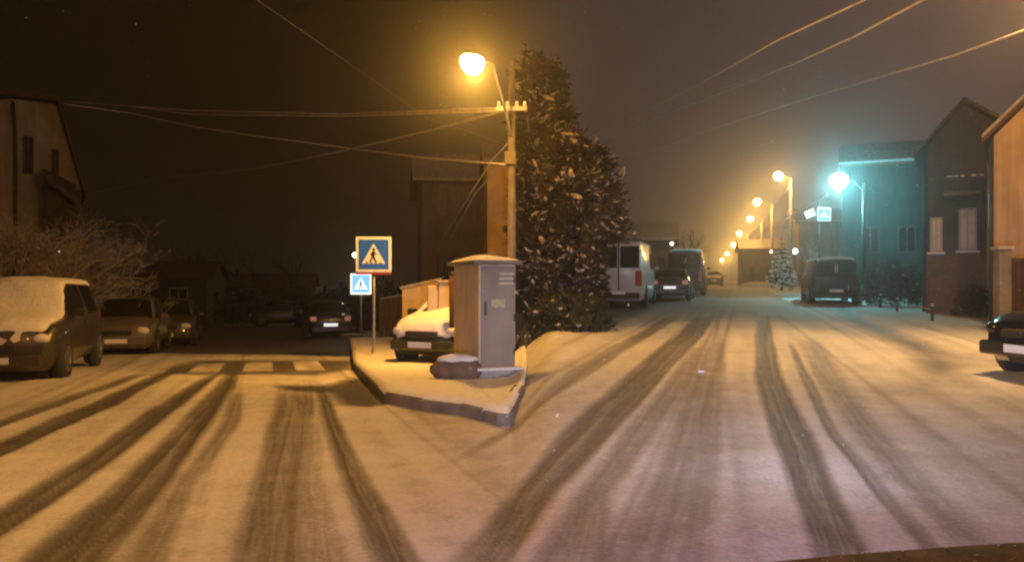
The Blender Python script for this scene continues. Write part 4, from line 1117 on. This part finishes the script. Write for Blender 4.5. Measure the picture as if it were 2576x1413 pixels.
for px, Y, R_, H_, lb in ((480, 50, 2.2, 2.2, 'dark hedge right of the small yard lamps'), (600, 55, 2.5, 2.0, 'dark hedge across the end of the left street'), (700, 57, 2.4, 2.2, 'dark hedge behind the barely visible car'), (860, 44, 1.8, 2.2, 'dark hedge behind the small pale blue sign'), (960, 38, 1.6, 2.4, 'dark hedge right of the large sign pole')):
    x1 = (px-1288)/F*Y; shrub(lb, (x1, Y, gz(x1, Y)), R_, H_, 700, LEAFD, name='hedge', group='dark hedges on the left street', snowp=.0, cat='hedge', size=.4, sx=1.3)
# snowy spruce on the right street
def spruce(label, base, H, R):
    base = Vector(base); t = thing('spruce_tree', label, 'tree', base)
    MB().tube([(0, 0, -.1), (0, 0, H)], [.1, .01], 7).build('trunk', BARK, t)
    br = MB(); sn = MB()
    for tier in range(11):
        z = H*(.12+.84*tier/11); r_ = R*(1-tier/11.5)
        nb = 9 if tier < 7 else 6
        for k in range(nb):
            a_ = 2*PI*k/nb+tier*.7+random.uniform(-.2, .2); L_ = r_*random.uniform(.75, 1.1)
            d = Vector((math.cos(a_), math.sin(a_), 0)); sd_ = Vector((-d.y, d.x, 0))*L_*.28
            p0 = Vector((0, 0, z+.2)); p1 = p0+d*L_*.6+Vector((0, 0, -.12*L_)); p2 = p0+d*L_+Vector((0, 0, -.42*L_))
            br.add([p0, p1+sd_, p2, p1-sd_], [(0, 1, 2, 3)]); br.add([p0, p1+Vector((0, 0, -.3*L_)), p2], [(0, 1, 2)])
            u = Vector((0, 0, .05))
            for q in range(7):
                w_ = random.uniform(.25, 1.0); e_ = L_*random.uniform(.07, .17)
                c_ = p0.lerp(p2, w_)+Vector((random.gauss(0, .1), random.gauss(0, .1), random.gauss(0, .03)))*L_+u
                if random.random() < .75: sn.blob(c_, e_, (1.1, 1.1, .7), 6, 4, .35)
                dd = (d+Vector((random.gauss(0, .5), random.gauss(0, .5), -.4))).normalized()*L_*.35; ww = Vector((-dd.y, dd.x, 0))*.12
                br.add([c_, c_+dd*.5+ww, c_+dd, c_+dd*.5-ww], [(0, 1, 2, 3)])
    br.build('foliage', LEAFD, t); sn.build('snow_clumps', SNOW, t, True)
Y = 49; x1 = (1966-1288)/F*Y
spruce('small spruce laden with white snow under the first yellow lamp', (x1, Y, gz(x1, Y)), topz(592, Y)-gz(x1, Y), 1.05)
Y = 38; x1 = (2046-1288)/F*Y
bare_tree('frosted thin tree painted pinkish as if lit, between the spruce and the dark van', (x1, Y, gz(x1, Y)), 3.3, .35, 4, mat('painted_warm_bark', (.5, .3, .22), .9), True, 'bare trees', .07, 21)  # warm light on the trunk is put into the bark colour
for px, py, R_, lb in ((1905, 722, .9, 'snow heap beside the far end of the right street'), (1970, 722, 1.0, 'snow heap at the foot of the spruce'), (1850, 706, 1.1, 'farthest snow heap below the yellow lamps')):
    g = gp(px, py); o_ = MB().blob((0, 0, 0), R_, (1.8, 1, .5), 16, 9, .08).build('snow_heap', SNOW, None, True); o_.location = g; tag(o_, lb, 'snow heap', 'snow heaps')

# small clod of ice lying on the road
g = gp(1764, 936); o_ = MB().blob((0, 0, .01), .035, (1.8, 1, .6), 8, 6, .25).build('ice_lump', SNOW); o_.location = g; tag(o_, 'tiny lump of ice lying on the right street lane', 'ice lump')

# falling snow
fl = MB()
for k in range(2200):
    Y = random.uniform(5, 16)**1.0; px = random.uniform(0, 2576); py = random.uniform(0, 1380)
    c = ap(px, py, Y)
    if c.z < gz(c.x, c.y)+.1: continue
    r_ = random.uniform(.0014, .0034)*(1.6 if random.random() < .12 else 1)
    d = Vector((random.gauss(0, .4), random.gauss(0, .3), 1)).normalized()*r_*1.6; w_ = Vector((r_, 0, 0)); v_ = Vector((0, r_, 0))
    fl.add([c-d, c+w_, c+v_, c-w_, c-v_, c+d], [(0,1,2),(0,2,3),(0,3,4),(0,4,1),(5,2,1),(5,3,2),(5,4,3),(5,1,4)])
o_ = fl.build('falling_snow', SNOW); tag(o_, 'sparse snowflakes drifting through the night air', 'snowflakes', kind='stuff')

# ------------------------------------------------------------------ haze
hz_ = MB().box(-440, 440, -440, 440, -15.5, 32).build('haze', None or SNOW)
hz_.data.materials.clear()
hm_ = bpy.data.materials.new('haze_air'); hm_.use_nodes = True; nt = hm_.node_tree
nt.nodes.remove(nt.nodes['Principled BSDF'])
pv = nt.nodes.new('ShaderNodeVolumePrincipled'); pv.inputs['Density'].default_value = .0033; pv.inputs['Color'].default_value = (.9, .9, .92, 1); pv.inputs['Anisotropy'].default_value = .9
nt.links.new(pv.outputs[0], nt.nodes['Material Output'].inputs['Volume'])
hz_.data.materials.append(hm_); tag(hz_, 'thin night snow haze filling the air', 'haze', kind='stuff')

# ------------------------------------------------------------------ world
w = bpy.data.worlds.new('World'); S.world = w; w.use_nodes = True; nt = w.node_tree
bg = nt.nodes['Background']
sky = nt.nodes.new('ShaderNodeTexSky'); sky.sky_type = 'NISHITA'; sky.sun_disc = False; sky.sun_elevation = math.radians(-6); sky.sun_rotation = math.radians(200)
tcw = nt.nodes.new('ShaderNodeTexCoord'); sx = nt.nodes.new('ShaderNodeSeparateXYZ'); nt.links.new(tcw.outputs['Generated'], sx.inputs[0])
rp = nt.nodes.new('ShaderNodeValToRGB')
mr = nt.nodes.new('ShaderNodeMapRange'); mr.inputs['From Min'].default_value = -.6; mr.inputs['From Max'].default_value = .6
nt.links.new(sx.outputs['X'], mr.inputs['Value']); nt.links.new(mr.outputs[0], rp.inputs['Fac'])
e = rp.color_ramp.elements; e[0].position = .3; e[0].color = (.009, .0046, .0014, 1); e[1].position = .85; e[1].color = (.085, .053, .045, 1)
x = e.new(.46); x.color = (.011, .0058, .0025, 1); x = e.new(.56); x.color = (.040, .029, .026, 1)
mx = nt.nodes.new('ShaderNodeMixRGB'); mx.blend_type = 'ADD'; mx.inputs[0].default_value = .02
nt.links.new(rp.outputs[0], mx.inputs[1]); nt.links.new(sky.outputs[0], mx.inputs[2]); nt.links.new(mx.outputs[0], bg.inputs['Color'])
bg.inputs['Strength'].default_value = 1.0

# ------------------------------------------------------------------ camera and render
cam = bpy.data.cameras.new('camera'); co = bpy.data.objects.new('camera', cam); COL.objects.link(co)
co.location = (0, 0, EYE); co.rotation_euler = (PI/2, 0, 0)
cam.sensor_width = 36; cam.lens = 36*F/2576; cam.clip_end = 2000; cam.clip_start = .05
S.camera = co
S.view_settings.view_transform = 'Standard'; S.view_settings.look = 'None'; S.view_settings.gamma = 1; S.view_settings.exposure = 0
S.render.engine = 'CYCLES'
cy = S.cycles; cy.use_denoising = True; cy.denoiser = 'OPENIMAGEDENOISE'; cy.max_bounces = 5; cy.diffuse_bounces = 3; cy.glossy_bounces = 2; cy.transmission_bounces = 2; cy.volume_bounces = 1
cy.sample_clamp_indirect = 3; cy.filter_width = 2.2; cy.caustics_reflective = False; cy.caustics_refractive = False
